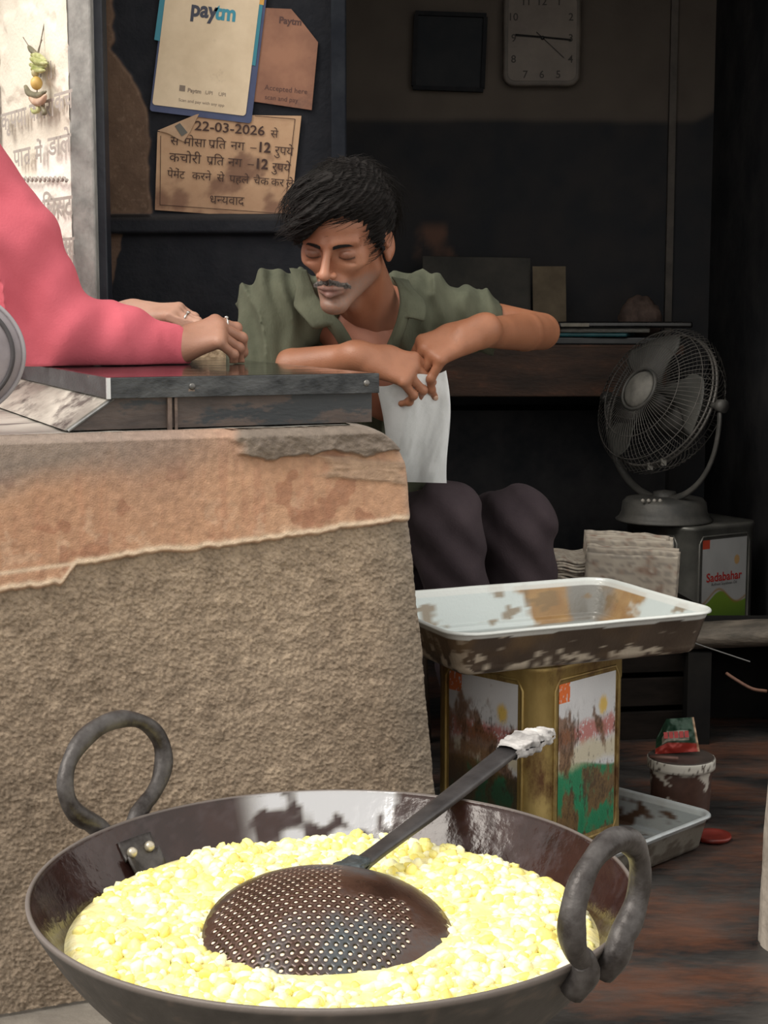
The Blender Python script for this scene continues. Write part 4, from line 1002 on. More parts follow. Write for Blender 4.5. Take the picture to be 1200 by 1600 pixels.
# ================================================================ KADHAI
KC = Vector((-.052, 1.57, 0)); RZ = .36; RR = .305
kd = empty('frying_pan', (KC.x, KC.y, RZ), 0, 'huge black iron frying pan with two ring handles full of frying yellow bits', 'frying pan')
def ring_prof(side):
    return
pin = []; pout = []
for i in range(90):
    t = (i / 89) ** .5; r = t; 
    z = -.150 * (1 - (r ** 3.8)); pin.append((max(r * (RR - .004), 0), z + .0)); pout.append((max(r * RR, 0), z - .005 - .001 * (1 - t)))
prof = pout[::1] + [(RR + .001, -.002), (RR + .0015, .0005), (RR + .0005, .002), (RR - .002, .002), (RR - .004, .0005)] + pin[::-1]
def kcol(co):
    x, y, z = co.T; r = np.hypot(x, y); a = np.arctan2(y, x); inn = (z > -.150 * (1 - (np.clip(r / (RR - .004), 0, 1) ** 3.8)) - .0025) & (r < RR - .003)
    n = fbm(x, y, z, 22, 5, 3); n2 = fbm(x, y, z, 90, 4, 5); st = fbm(a * 4, z * 9, 0, 3, 4, 6)
    ci = mix((.008, .004, .004), (.042, .017, .014), n); ci = mix(ci, (.045, .028, .03), sstep(.5, .7, n2) * .6)
    gr = sstep(.42, .25, np.abs(a - 1.60)); sh_ = gr * sstep(.44, .52, fbm(a * 5, z * 16, 0, 1.6, 4, 6)) * inn; ci = mix(ci, (.60, .60, .62), sh_ * .9)  # pale metallic patch paints the sky's sheen on the oil film
    co_ = mix((.014, .012, .011), (.088, .078, .070), n * .55 + n2 * .45); co_ = mix(co_, (.10, .075, .06), sstep(.6, .7, n2) * .5)
    c = np.where(inn[:, None], ci, co_); c = mix(c, (.20, .17, .155), (np.abs(z) < .004) * (r > RR - .004) * .7)
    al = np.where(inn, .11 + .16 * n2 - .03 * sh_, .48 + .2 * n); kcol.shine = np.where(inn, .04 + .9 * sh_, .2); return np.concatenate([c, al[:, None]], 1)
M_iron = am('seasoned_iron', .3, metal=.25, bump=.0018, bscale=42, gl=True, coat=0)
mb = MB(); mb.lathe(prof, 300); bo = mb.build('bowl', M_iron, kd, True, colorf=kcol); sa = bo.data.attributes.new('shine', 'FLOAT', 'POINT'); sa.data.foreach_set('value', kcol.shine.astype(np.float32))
# handles
M_hd = pm('handle_iron', (.018, .013, .012), (.11, .102, .10), 24, rough=.34, rough2=.55, metal=.5, bump=.0022, bscale=55)
def handle(az, name, wide, tall, lean, rr_=.0105, drop=.0, skew=0, basew=.03):
    er = Vector((math.cos(az), math.sin(az), 0)); et = Vector((-math.sin(az), math.cos(az), 0))
    c0 = er * (RR + .010); upv = (Vector((0, 0, 1)) * math.cos(lean) + er * math.sin(lean)).normalized()
    pts = []; rad = []
    n = 44
    for i in range(n):
        a = math.pi * (-.31 + 1.62 * i / (n - 1)); w = wide * math.cos(a); h = tall * .50 + tall * .50 * math.sin(a)
        pts.append(c0 + et * (w + skew * h) + upv * (h - drop)); rad.append(rr_ * (1 + .05 * math.sin(i * .9) + .10 * math.sin(i * .37 + 1)))
    pts = [c0 + et * basew - er * .015 + Vector((0, 0, -.026)), c0 + et * basew * 1.02 - er * .001 + Vector((0, 0, -.006))] + pts + [c0 - et * basew * 1.02 - er * .001 + Vector((0, 0, -.006)), c0 - et * basew - er * .015 + Vector((0, 0, -.026))]
    rad = [rr_ * 1.15, rr_ * 1.2] + rad + [rr_ * 1.2, rr_ * 1.15]; pts_s = spline(pts, 3); rads = list(np.interp(np.linspace(0, 1, len(pts_s)), np.linspace(0, 1, len(rad)), rad))
    h_ = MB().tube(pts_s, rads, 14).build('handle', M_hd, kd, True)
    h_['label'] = name
    # fixing plate outside and inside, with rivets
    def plate(rr1, s0):
        def f(s, t):
            a = az + (s - .5) * .17; z = -.014 - t * .042; r = RR * np.clip(1 + z / .150, 0, 1) ** (1 / 3.8) + rr1; sh = .5 + (s - .5); return r * np.cos(a), r * np.sin(a), z + .012 * (np.abs(s - .5) * 2) ** 2 * (t > .5)
        return f
    o = grid_mesh('inner_plate', np.linspace(0, 1, 16), np.linspace(0, 1, 8), plate(-.0065, 0), None, M_hd, kd); m = o.modifiers.new('s', 'SOLIDIFY'); m.thickness = .003
    for q in (-1, 1):
        a = az + q * .048; z = -.026 + 0; r = RR * (1 + z / .150) ** (1 / 3.8) - .010
        MB().ball((r * math.cos(a), r * math.sin(a), z), .0062, 14, 8).build('rivet', pm('rivet_bright', (.42, .38, .30), (.6, .55, .46), 60, rough=.35, metal=.6) if 'rivet_bright' not in bpy.data.materials else bpy.data.materials['rivet_bright'], kd, True)
handle(R(142.5), 'far ring handle, dull grey iron', .076, .112, R(14), .0100, basew=.026, skew=-.18)
handle(R(-38), 'near ring handle, dark iron worn shiny', .060, .110, R(4), .0112, basew=.027)

# oil and frying bits
OZ = .309
oil = MB(); ro = (RR - .004) * (1 + (OZ - RZ) / .150) ** (1 / 3.8)
def oil_pos(s, t):
    r = s * (ro + .001); a = t * 2 * math.pi; x = r * np.cos(a); y = r * np.sin(a); return x, y, (OZ - RZ) + .007 * sstep(1, .96, s) + .005 * (fbm(x, y, 0, 30, 3, 5) - .5) * sstep(1, .95, s)
M_oil = pm('frothing_oil', (.86, .74, .30), (.93, .86, .52), 30, rough=.22, bump=.002, bscale=90)
oo = empty('cooking_oil', (KC.x, KC.y, RZ), 0, 'pale frothing hot oil filling the iron frying pan', 'cooking oil')
ox = grid_mesh('surface', np.linspace(0, 1, 60), np.linspace(0, 1, 140), oil_pos, None, M_oil, oo)
_b = bmesh.new(); bmesh.ops.create_icosphere(_b, subdivisions=2, radius=1); _bv = np.array([v.co[:] for v in _b.verts]); _bf = np.array([[v.index for v in f.verts] for f in _b.faces]); _b.free()
SKC = Vector((-.055, 1.535, .318)); SKR = .125
V = []; Fq = []; C = []; k = 0
def put(x, y, z, r, flatz=.6):
    global k
    R3 = Euler((random.random() * 6, random.random() * 6, random.random() * 6)).to_matrix(); R3 = np.array(R3)
    v = _bv * np.array([r, r * (.6 + .4 * random.random()), r * (.45 + .3 * random.random())]); nz = .35 * (vnoise(_bv[:, 0] * 1.6 + k, _bv[:, 1] * 1.6, _bv[:, 2] * 1.6, 2) - .5)
    v = v * (1 + nz[:, None] * 1.6); v = v @ R3.T; v[:, 2] *= flatz + .2; v += (x, y, z); V.append(v); Fq.append(_bf + k * len(_bv))
    f = random.random(); base = np.array([.95, .88, .36]) * (1 - f) + np.array([.95, .80, .20]) * f
    if random.random() < .45: base = np.array([.96, .92, .60])
    C.append(np.tile(base, (len(_bv), 1))); k += 1
N_ = 0
while N_ < 3600:
    r = ro * math.sqrt(random.random()) * 1.0; a = random.random() * 2 * math.pi; x = r * math.cos(a); y = r * math.sin(a); wx, wy = x + KC.x, y + KC.y
    if r > ro - .004 - .010 * vnoise(a * 3, 0, 0, 3): continue
    de = math.hypot(wx - SKC.x, wy - SKC.y)
    if de < SKR * .93: N_ += 1; continue
    hh = .004 * random.random() + .012 * float(vnoise(x * 22, y * 22, 0, 8)) - .002
    put(x, y, OZ - RZ + hh, .0065 + .006 * random.random() ** 2)
    N_ += 1
me = mesh_np('frying_bits', np.concatenate(V), np.concatenate(Fq), np.concatenate(C))
o = link('frying_bits', me, am('batter', .38, bump=.0008, bscale=260, sss=0), None, True, (KC.x, KC.y, RZ)); tag(o, 'mass of small yellow batter bits frying in the oil', 'food', kind='stuff')

# ================================================================ SKIMMER
sk = empty('skimmer', tuple(SKC), 0, 'large perforated iron skimmer lying upside down on the frying bits', 'skimmer')
SKR_T = Matrix.Rotation(R(13), 4, 'X') @ Matrix.Rotation(R(3), 4, 'Y')
def dome(x, y):
    r2 = x * x + y * y; return .044 * (1 - r2 / (SKR ** 2)) - .002
PC = (-.020, -.014); PR = .106
bm = bmesh.new(); pitch = .0092; hexs = []
def hv_(x, y): return bm.verts.new(SKR_T @ Vector((x, y, dome(x, y))))
cache = {}
def hvc(x, y):
    kx = (round(x * 5e4), round(y * 5e4))
    if kx not in cache: cache[kx] = hv_(x, y)
    return cache[kx]
hole_pts = []
row = 0; yy = -PR
Rh = pitch / math.sqrt(3); dy_ = Rh * 1.5; nrow = int(PR / dy_) + 1
for j in range(-nrow, nrow + 1):
    for i in range(-14, 15):
        cx = i * pitch + (j % 2) * pitch / 2; cy = j * dy_
        if math.hypot(cx, cy) > PR - .004: continue
        if math.hypot(cx + PC[0], cy + PC[1]) > SKR - .009: continue
        if cx > .028 and cy > .020 + .25 * (cx - .028): continue                 # plain patch at the upper right
        cx += PC[0]; cy += PC[1]
        O = []; I = []
        for q in range(6):
            a = math.pi / 6 + q * math.pi / 3; O.append(hvc(cx + Rh * math.cos(a), cy + Rh * math.sin(a)))
        for q in range(12):
            a = math.pi / 6 + q * math.pi / 6; I.append(hv_(cx + .0026 * math.cos(a), cy + .0026 * math.sin(a)))
        for q in range(6):
            bm.faces.new((O[q], O[(q + 1) % 6], I[(2 * q + 2) % 12], I[2 * q + 1], I[2 * q]))
        hexs.append((cx, cy)); hole_pts.append((cx, cy))
hs = set((round(a * 1e4), round(b * 1e4)) for a, b in hexs)
for j in range(-26, 27):
    for i in range(-22, 23):
        cx = i * pitch + (j % 2) * pitch / 2 + PC[0]; cy = j * dy_ + PC[1]
        if (round(cx * 1e4), round(cy * 1e4)) in hs: continue
        if math.hypot(cx, cy) > SKR + .004: continue
        vs = []
        for q in range(6):
            a = math.pi / 6 + q * math.pi / 3; x = cx + Rh * math.cos(a); y = cy + Rh * math.sin(a); rr_ = math.hypot(x, y)
            if rr_ > SKR - .002: x, y = x * SKR / rr_, y * SKR / rr_
            vs.append(hvc(x, y))
        vs = list(dict.fromkeys(vs))
        if len(vs) > 2:
            try: bm.faces.new(vs)
            except ValueError: pass
bmesh.ops.recalc_face_normals(bm, faces=bm.faces)
me = bpy.data.meshes.new('dish'); bm.to_mesh(me); bm.free()
M_sk = pm('skimmer_iron', (.055, .028, .020), (.13, .062, .040), 12, rough=.22, rough2=.38, metal=.45, bump=.0004, bscale=200, c3=(.075, .085, .095), s3=6, lo3=.48, hi3=.62)
o = link('dish', me, M_sk, sk, True); m = o.modifiers.new('s', 'SOLIDIFY'); m.thickness = .0016; m.offset = -1
mb = MB(); mb.tube([SKR_T @ Vector((SKR * math.cos(a), SKR * math.sin(a), dome(SKR * math.cos(a), SKR * math.sin(a)) - .0008)) for a in np.linspace(0, 2 * math.pi, 120, endpoint=False)], .0016, 6, closed=True); mb.build('rim', M_sk, sk, True)
mb = MB()
for cx, cy in hole_pts:
    p = SKR_T @ Vector((cx, cy, dome(cx, cy) - .0006)); j = .8 + .5 * random.random(); mb.ball(tuple(p), (.0025 * j, .0025 * j, .0018), 8, 4)
o = mb.build('bright_hole_domes', pm('hole_dome_pale', (.78, .62, .50), (.88, .76, .62), 60, rough=.25), sk, True); o['kind'] = 'stuff'  # added bright domes, standing in for batter seen through the holes
P0 = at(527, 1372, 1.63) - SKC; P1 = at(797, 1172, 1.955) - SKC; P2 = at(856, 1145, 2.02) - SKC
dn = (P1 - P0).normalized()
def bar(path, w, th, name, mat, noise=0, n=30):
    def fpos(s, t):
        idx = s * (len(path) - 1); i0 = np.clip(np.floor(idx).astype(int), 0, len(path) - 2); f = idx - i0; PA = np.array([p[:] for p in path]); c = PA[i0] * (1 - f[..., None]) + PA[i0 + 1] * f[..., None]
        a = t * 2 * math.pi; dd_ = PA[-1] - PA[0]; dd_ = dd_ / np.linalg.norm(dd_); sd = np.cross(dd_, (0, 0, 1)); sd /= np.linalg.norm(sd); up = np.cross(sd, dd_)
        ww = np.interp(s, *w) if isinstance(w, tuple) else w; tt = np.interp(s, *th) if isinstance(th, tuple) else th
        ca = np.sign(np.cos(a)) * np.abs(np.cos(a)) ** .5; sa = np.sign(np.sin(a)) * np.abs(np.sin(a)) ** .5
        k1 = 1 + noise * (fbm(s * 6, a, 0, 2.2, 4, 4) - .5) * 2 if noise else 1
        return tuple(c[..., q] + sd[q] * ca * ww * k1 + up[q] * sa * tt * k1 for q in range(3))
    o = grid_mesh(name, np.linspace(0, 1, n), np.linspace(0, 1, 33), fpos, None, mat, sk)
    return o
M_bar = pm('bar_iron', (.035, .032, .034), (.085, .08, .082), 16, rough=.38, metal=.5, bump=.0008, bscale=60)
Pm = P0 + (P1 - P0) * .12
bar([P0 + Vector((0, 0, -.004)), P0 + (P1 - P0) * .5 + Vector((0, 0, -.004)), P1], ([0, .12, .2, 1], [.0115, .0115, .0105, .0150]), .0045, 'handle_bar', M_bar)
d0 = P0 - dn * .020; d0.z = (SKR_T @ Vector((.0, .09, dome(0, .09)))).z + .002
bar([P0 + Vector((-.004, -.012, -.012)), P0 + Vector((0, 0, -.002)), Pm + Vector((0, 0, -.001))], ([0, .3, .7, 1], [.018, .021, .018, .012]), ([0, .5, 1], [.007, .011, .007]), 'welded_joint', pm('weld', (.03, .04, .045), (.12, .14, .15), 40, rough=.4, metal=.5, bump=.002, bscale=90), .25)
bar([P1 - dn * .010, P1 + (P2 - P1) * .5 + Vector((0, 0, .002)), P2], ([0, .35, .8, 1], [.016, .020, .018, .011]), ([0, .4, 1], [.008, .011, .007]), 'cloth_wrap', pm('wrap_cloth', (.22, .21, .21), (.60, .58, .57), 26, rough=.75, bump=.004, bscale=55), .45, 60)

# burner under the pan
st = empty('burner_stand', (KC.x, KC.y, 0), 0, 'black iron burner stand under the frying pan', 'stove')
M_st = pm('stand_iron', (.02, .018, .017), (.07, .055, .045), 20, rough=.7)
ringz = RZ - .125; rg = RR * (1 + (ringz + .012 - RZ) / .150) ** (1 / 2.6) if ringz + .012 - RZ > -.150 else .15
MB().tube([(.155 * math.cos(a), .155 * math.sin(a), .203) for a in np.linspace(0, 2 * math.pi, 48, endpoint=False)], .008, 8, closed=True).build('ring', M_st, st, True)
for k in range(3): a = k * 2.094 + .5; MB().tube([(.155 * math.cos(a), .155 * math.sin(a), .203), (.19 * math.cos(a), .19 * math.sin(a), -.0)], .009, 8).build('leg', M_st, st, True)
MB().lathe([(0, .06), (.07, .06), (.075, .09), (.05, .10), (0, .10)], 32).tube([(0, 0, .07), (-.3, -.2, .01)], .008, 8).build('burner', M_st, st, True)

# ================================================================ LEMON AND CHILLI CHARM
gs = wl_s(59); G0 = wl(gs, 0, .034)
def gp(px, py, off=0.0):
    """on the plane in front of the wall"""
    s = wl_s(px); q_ = W0 + WD * s; return at(px, py, q_.y - (.050 + off) / .5407)
gar = empty('chilli_charm', tuple(gp(59, 120)), 0, 'string of dried green chillies and a yellow lemon hanging on the whitewashed wall', 'charm')
M_th = pm('thread', (.16, .13, .10), None, rough=.8)
local(MB().tube([gp(57, 20) - WN * .02, gp(58, 95), gp(58, 172)], .0012, 5).build('thread', M_th), gar)
local(MB().tube([gp(36, 58), gp(46, 74), gp(58, 84)], .0009, 5).tube([gp(66, 62), gp(61, 74), gp(58, 84)], .0008, 5).build('loose_thread', M_th), gar)
M_cg = pm('chilli_green', (.30, .33, .10), (.62, .62, .32), 60, rough=.3); M_cd2 = pm('chilli_dry', (.12, .11, .07), (.25, .22, .14), 60, rough=.5); M_cp = pm('chilli_pink', (.50, .30, .20), (.68, .50, .38), 40, rough=.4)
def chil(pts, r, mat, off=0):
    P = spline([gp(a, b, off) for a, b in pts], 6); n = len(P); rad = [r * math.sin(math.pi * min(1, .12 + .86 * (i / (n - 1)))) ** .6 + .0006 for i in range(n)]
    local(MB().tube(P, rad, 9).build('chilli', mat, None, True), gar)
chil([(45, 73), (51, 80), (58, 84)], .0052, M_cd2)
chil([(50, 86), (60, 88), (72, 95)], .0060, M_cg); chil([(49, 92), (60, 97), (74, 99)], .0062, M_cg, .008); chil([(48, 101), (60, 105), (72, 103)], .0062, M_cg); chil([(50, 108), (60, 110), (70, 110)], .0052, M_cg, .006)
chil([(40, 135), (46, 146), (60, 149), (72, 143)], .0062, M_cd2, .004); chil([(48, 153), (57, 160), (66, 157), (72, 148)], .0075, M_cp, .006)
chil([(58, 162), (60, 172), (53, 175), (48, 169)], .0042, M_cg, .004); chil([(66, 166), (70, 176), (66, 178)], .004, M_cd2)
def lem(px, py, r, mat, nm_='lemon'): local(MB().ball(tuple(gp(px, py, .006)), (r, r, r * 1.12), 18, 12).build(nm_, mat, None, True), gar)
lem(57, 130, .0118, pm('lemon_yellow', (.62, .40, .10), (.75, .52, .18), 30, rough=.45)); lem(55, 114, .0078, pm('lemon_dry', (.40, .36, .18), (.55, .5, .3), 30, rough=.5), 'seed_pod')

# ================================================================ BURLAP SACK BEHIND THE COUNTER
sx = at(350, 560, 3.22)
fd2 = Field((-.12, -.10, -.1), (.14, .12, .98), .010)
fd2.ell((0, 0, .35), (.085, .07, .38), .03).ell((0, 0, .825), (.085, .07, .055), .03).cap((0, 0, .1), (0, 0, .79), .075, .07, .04)
fd2.warp(lambda x, y, z: .016 * (fbm(x, y, z, 14, 3, 2) - .5)); fd2.plane((0, 0, 0.0), (0, 0, -1)); V, Q = fd2.mesh(); V[:, 2] = np.maximum(V[:, 2], 0)
o = link('burlap_sack', mesh_np('burlap_sack', V, Q), pm('burlap', (.16, .11, .065), (.42, .32, .21), 90, rough=.95, bump=.003, bscale=150), None, True, (sx.x, 3.26, 0)); tag(o, 'tan burlap sack standing behind the counter slab', 'sack')
# ================================================================ PEOPLE
def frame(d, n):
    d = Vector(d).normalized(); n = Vector(n); n = (n - d * n.dot(d)).normalized(); return d, n, d.cross(n)
def hand(f, W, d, n, side, curls, spread=.06, thumb=(.55, .5), sc=1.0):
    """side +1: thumb on d x n (left hand), -1: right hand. curls: four (a, b, c) degree triples, index first"""
    d, n, l = frame(d, n); l = l * side; W = Vector(W)
    P = lambda a, b, c: tuple(W + d * (a * sc) + l * (b * sc) + n * (c * sc))
    f.cap(P(-.02, 0, 0), P(.02, 0, 0), .024 * sc, .025 * sc, .02)
    for b, r in ((.026, .0135), (.010, .014), (-.008, .0135), (-.024, .012)): f.cap(P(.015, b * .6, 0), P(.082 - abs(b - .008) * .2, b, .002), .0155 * sc, r * sc * .92, .012)
    f.ell(P(.035, .022, -.010), (.022 * sc,) * 3, .015)
    out = []
    for i, (cu, b, L, r) in enumerate(zip(curls, (.029, .0095, -.0105, -.0285), (1.0, 1.1, 1.03, .82), (.0085, .0088, .0082, .0073))):
        p = Vector(P(.084 - abs(b - .008) * .25, b, .002)); a = 0; sp = b * spread / .03 * 6; pts = [p]; rad = [r * 1.12 * sc]
        for seg, c in zip((.041, .026, .021), cu):
            a += R(c); dr = (d * math.cos(a) - n * math.sin(a) + l * (sp * .16)).normalized(); p = p + dr * (seg * L * sc); pts.append(p); rad.append(r * sc * (.98 if seg > .03 else .9 if seg > .022 else .78))
        f.chain(pts, rad, .004); out.append(pts)
        for q in (0, 1, 2): f.ell(tuple(pts[q] + n * .001), r * sc * 1.07, .004)
    t0 = Vector(P(.018, .020, -.006)); td = (d * math.cos(thumb[0]) + l * math.sin(thumb[0]) - n * .35).normalized(); t1 = t0 + td * .042 * sc
    td2 = (td + d * .5 * thumb[1] - n * thumb[1] * .6).normalized(); t2 = t1 + td2 * .032 * sc; t3 = t2 + (td2 + d * .3 * thumb[1]).normalized() * .026 * sc
    f.chain([t0, t1, t2, t3], [.0145 * sc, .0115 * sc, .0098 * sc, .0078 * sc], .006)
    out.append([t0, t1, t2, t3]); return out
def box_of(pts, m):
    a = np.array([tuple(p) for p in pts]); return a.min(0) - m, a.max(0) + m
def skin_col(P, base, dark, s=0):
    n = fbm(P[:, 0], P[:, 1], P[:, 2], 26, 4, s); n2 = fbm(P[:, 0], P[:, 1], P[:, 2], 110, 3, s); return mix(mix(base, dark, np.clip(n * 1.1 - .1, 0, 1)), np.array(base) * .72, sstep(.6, .75, n2) * .3)
M_skin = am('skin', .48, bump=.0004, bscale=420, sss=.08)

def nails(parent, fingers, mat, n_hint):
    for pts in fingers:
        e = pts[-1]; dr = (pts[-1] - pts[-2]).normalized(); nn = Vector(n_hint); nn = (nn - dr * nn.dot(dr)).normalized(); c = e + nn * .0058 - dr * .001
        M = Matrix((dr, dr.cross(nn), nn)).transposed().to_4x4(); M.translation = c
        local(MB().ball((0, 0, 0), (.0062, .0048, .0018), 10, 6, M).build('nail', mat, None, True), parent)
M_nail = pm('nail', (.50, .32, .24), None, rough=.3)

# ---------------------------------------------------------------- the cook
HM = Matrix.Translation(at(540, 375, 2.86)) @ Matrix.Rotation(R(-19), 4, 'Z') @ Matrix.Rotation(R(3), 4, 'Y') @ Matrix.Rotation(R(19), 4, 'X')
HI = HM.inverted()
neckb = at(585, 500, 3.04)
h = Field((-.105, -.135, -.20), (.105, .135, .135), .0019)
h.ell((0, .018, .036), (.073, .090, .078)); h.ell((0, -.022, -.012), (.059, .062, .080), .02)
for s in (-1, 1):
    h.cap((s * .045, -.004, -.048), (s * .013, -.074, -.092), .016, .013, .024)
h.ell((0, -.081, -.095), (.018, .013, .013), .014)
h.ell((0, -.042, .040), (.056, .044, .042), .02)
for s in (-1, 1):
    h.cap((s * .010, -.086, .019), (s * .046, -.070, .020), .0070, .0065, .012)
    h.ell((s * .040, -.062, -.020), (.018, .015, .013), .018)
    h.ell((s * .059, -.050, -.058), (.012, .028, .026), .020, op='sub')
    h.ell((s * .072, -.050, .030), (.008, .020, .022), .018, op='sub')
for s in (-1, 1): h.ell((s * .030, -.096, .001), (.0150, .0140, .0105), .012, op='sub')
for s in (-1, 1):
    h.ell((s * .046, -.058, -.003), (.012, .016, .014), .016)
    h.ell((s * .031, -.0745, -.001), (.0150, .0125, .0115), .003)
    h.chain([(s * .018, -.0870, -.0060), (s * .031, -.0885, -.0085), (s * .0445, -.0815, -.0055)], [.0009, .0011, .0009], .0015, 'sub')
    h.cap((s * .019, -.0845, .0070), (s * .044, -.0790, .0075), .0011, .0010, .003, 'sub')
    h.cap((s * .020, -.0850, -.0150), (s * .043, -.0770, -.0165), .0008, .0008, .005, 'sub')
h.cap((0, -.086, .010), (0, -.112, -.026), .0062, .0082, .011)
h.ell((0, -.1135, -.0300), (.0098, .0095, .0085), .006)
for s in (-1, 1):
    h.ell((s * .0125, -.1010, -.0330), (.0068, .0088, .0062), .005)
    h.ell((s * .0065, -.1075, -.0395), (.0034, .0052, .0032), .002, op='sub')
h.ell((0, -.078, -.058), (.028, .0175, .021), .012)
h.chain([(-.023, -.0865, -.0610), (-.008, -.0965, -.0570), (0, -.0965, -.0578), (.008, -.0965, -.0570), (.023, -.0865, -.0610)], [.0030, .0046, .0042, .0046, .0030], .004)
h.chain([(-.020, -.0870, -.0660), (0, -.0965, -.0690), (.020, -.0870, -.0660)], [.0030, .0058, .0030], .004)
h.chain([(-.025, -.0880, -.0625), (-.010, -.1000, -.0620), (0, -.1020, -.0628), (.010, -.1000, -.0620), (.025, -.0880, -.0625)], [.0010, .0016, .0018, .0016, .0010], .0018, 'sub')
h.cap((-.010, -.0935, -.0795), (.010, -.0935, -.0795), .0028, .0028, .008, 'sub')
for s in (-1, 1): h.chain([(s * .019, -.0960, -.0340), (s * .029, -.0870, -.0500), (s * .031, -.0800, -.0660)], [.0012, .0016, .0012], .007, 'sub')
for s in (-1, 1):
    e = (R(0), R(-8) * s, R(-22) * s)
    h.ell((s * .0745, .012, -.006), (.0070, .0165, .0285), .006, e); h.ell((s * .0815, .008, -.003), (.0055, .0100, .0185), .003, e, 'sub'); h.ell((s * .0765, .006, -.029), (.0055, .0080, .0095), .004); h.ell((s * .0770, .000, -.006), (.004, .004, .006), .003)
nb = HI @ neckb
h.cap((0, .022, -.045), tuple(nb), .054, .056, .024); h.cap((0, -.030, -.095), tuple(nb + Vector((0, -.045, .02))), .012, .018, .02)
for s in (-1, 1): h.cap((s * .048, .022, -.06), tuple(nb + Vector((s * .015, -.052, -.01))), .009, .010, .012)
V, Q = h.mesh(); V = smooth_np(V, Q, 1, .4)
x, y, z = V.T; ax_ = np.abs(x)
c = skin_col(V * 1.0, (.39, .165, .092), (.25, .098, .054), 2)
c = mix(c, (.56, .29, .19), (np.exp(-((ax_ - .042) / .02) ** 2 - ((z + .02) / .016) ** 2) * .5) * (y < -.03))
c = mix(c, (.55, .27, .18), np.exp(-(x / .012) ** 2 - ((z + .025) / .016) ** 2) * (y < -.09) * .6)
c = mix(c, (.13, .06, .042), np.exp(-((ax_ - .031) / .017) ** 2 - ((z - .001) / .011) ** 2) * (y < -.06) * .75)  # deep shade of the eye sockets put into the skin colour
c = mix(c, (.30, .10, .085), np.exp(-(x / .020) ** 4 - ((z + .063) / .0095) ** 4) * (y < -.084) * .85)
beard = sstep(-.040, -.058, z - .25 * (ax_ - .03) * 0) * sstep(.02, -.03, y) * sstep(-.15, -.125, z) * (fbm(x, y, z, 380, 2, 3) * .7 + .3)
c = mix(c, (.19, .15, .13), beard * .8)
for s in (-1, 1):
    lash = np.exp(-((z + .0078 - .0016 * ((x * s - .031) / .012) ** 2) / .0016) ** 2) * (np.abs(x * s - .031) < .0145) * (y < -.07); c = mix(c, (.03, .018, .014), lash * .9)
c = mix(c, (.26, .12, .08), sstep(.03, .06, y) * .5)
HV = V @ np.array(HM.to_3x3()).T + np.array(HM.translation); headparts = [(HV, Q, c)]

# arms
S1_ = at(430, 482, 3.00); E1 = at(412, 585, 2.96); W1 = at(562, 558, 2.85)
S2_ = at(664, 488, 3.10); E2 = at(846, 518, 3.18); W2 = at(752, 520, 2.90)
lo, hi = box_of([S1_, E1, W1, at(720, 600, 2.7)], .09)
f = Field(lo, hi, .0026)
f.chain([S1_, E1], [.050, .038], .01); md = E1 + (W1 - E1) * .3
f.chain([E1, md, W1], [.0375, .038, .026], .004)
d1 = (at(668, 588, 2.84) - W1).normalized()
fg1 = hand(f, W1 + d1 * .012, d1, (.15, -.80, .60), -1, [(34, 50, 34), (40, 52, 34), (46, 54, 36), (50, 54, 36)], thumb=(.35, .7), sc=1.02)
V, Q = f.mesh(); V = smooth_np(V, Q, 1, .4); c1 = skin_col(V, (.38, .165, .092), (.26, .105, .056), 5); headparts.append((V, Q, c1))
lo, hi = box_of([S2_, E2, W2, at(650, 620, 2.8)], .09)
f = Field(lo, hi, .0026)
f.chain([S2_, E2], [.048, .036], .01); md = E2 + (W2 - E2) * .3
f.chain([E2, md, W2], [.0355, .037, .026], .004)
fg2 = hand(f, W2 + Vector((-.012, -.006, 0)), (-.80, -.24, -.34), (-.16, -.66, .74), 1, [(58, 6, 4), (48, 30, 16), (46, 34, 20), (46, 36, 22)], thumb=(.25, .6), sc=1.14, spread=.09)
V, Q = f.mesh(); V = smooth_np(V, Q, 1, .4); c1 = skin_col(V, (.36, .150, .080), (.25, .098, .050), 6); headparts.append((V, Q, c1))
# trunk and legs
hip = Vector((.035, 3.50, .42)); ch = at(556, 560, 3.16); K1 = at(697, 806, 3.17); K2 = at(812, 816, 3.32); A1 = Vector((K1.x + .065, 3.28, .07)); A2 = Vector((K2.x + .02, 3.40, .07))
f = Field((-.40, 2.85, 0), (.55, 3.75, 1.02), .008)
f.ell(tuple(ch), (.135, .095, .15), .04, (R(-38), 0, 0)); f.ell(tuple(hip), (.15, .12, .12), .04); f.cap(ch, hip, .098, .105, .05)
f.cap(S1_, S2_, .052, .052, .04); f.cap(neckb, ch, .055, .08, .04)
for a, b, e in ((Vector((-.04, 3.5, .40)), K1, A1), (Vector((.11, 3.53, .40)), K2, A2)):
    f.chain([a, b], [.078, .055], .02); f.chain([b, e], [.052, .034], .02); f.cap(e + Vector((0, .02, -.035)), e + Vector((.01, -.15, -.045)), .030, .022, .02)
f.cap(neckb + Vector((-.05, -.03, -.02)), neckb + Vector((.03, -.045, -.13)), .05, .06, .03)
V, Q = f.mesh(); V[:, 2] = np.maximum(V[:, 2], .001); c1 = skin_col(V, (.42, .17, .105), (.30, .115, .07), 7); headparts.append((V, Q, c1))
def join(parts):
    n = 0; VV = []; QQ = []; CC = []
    for v, q, c in parts: VV.append(v); QQ.append(q + n); CC.append(c); n += len(v)
    return np.concatenate(VV), np.concatenate(QQ), np.concatenate(CC)
V, Q, C = join(headparts)
cook = link('person', mesh_np('person', V, Q, C), M_skin, None, True)
tag(cook, 'moustached man in an open olive shirt sitting behind the counter, looking down', 'person')
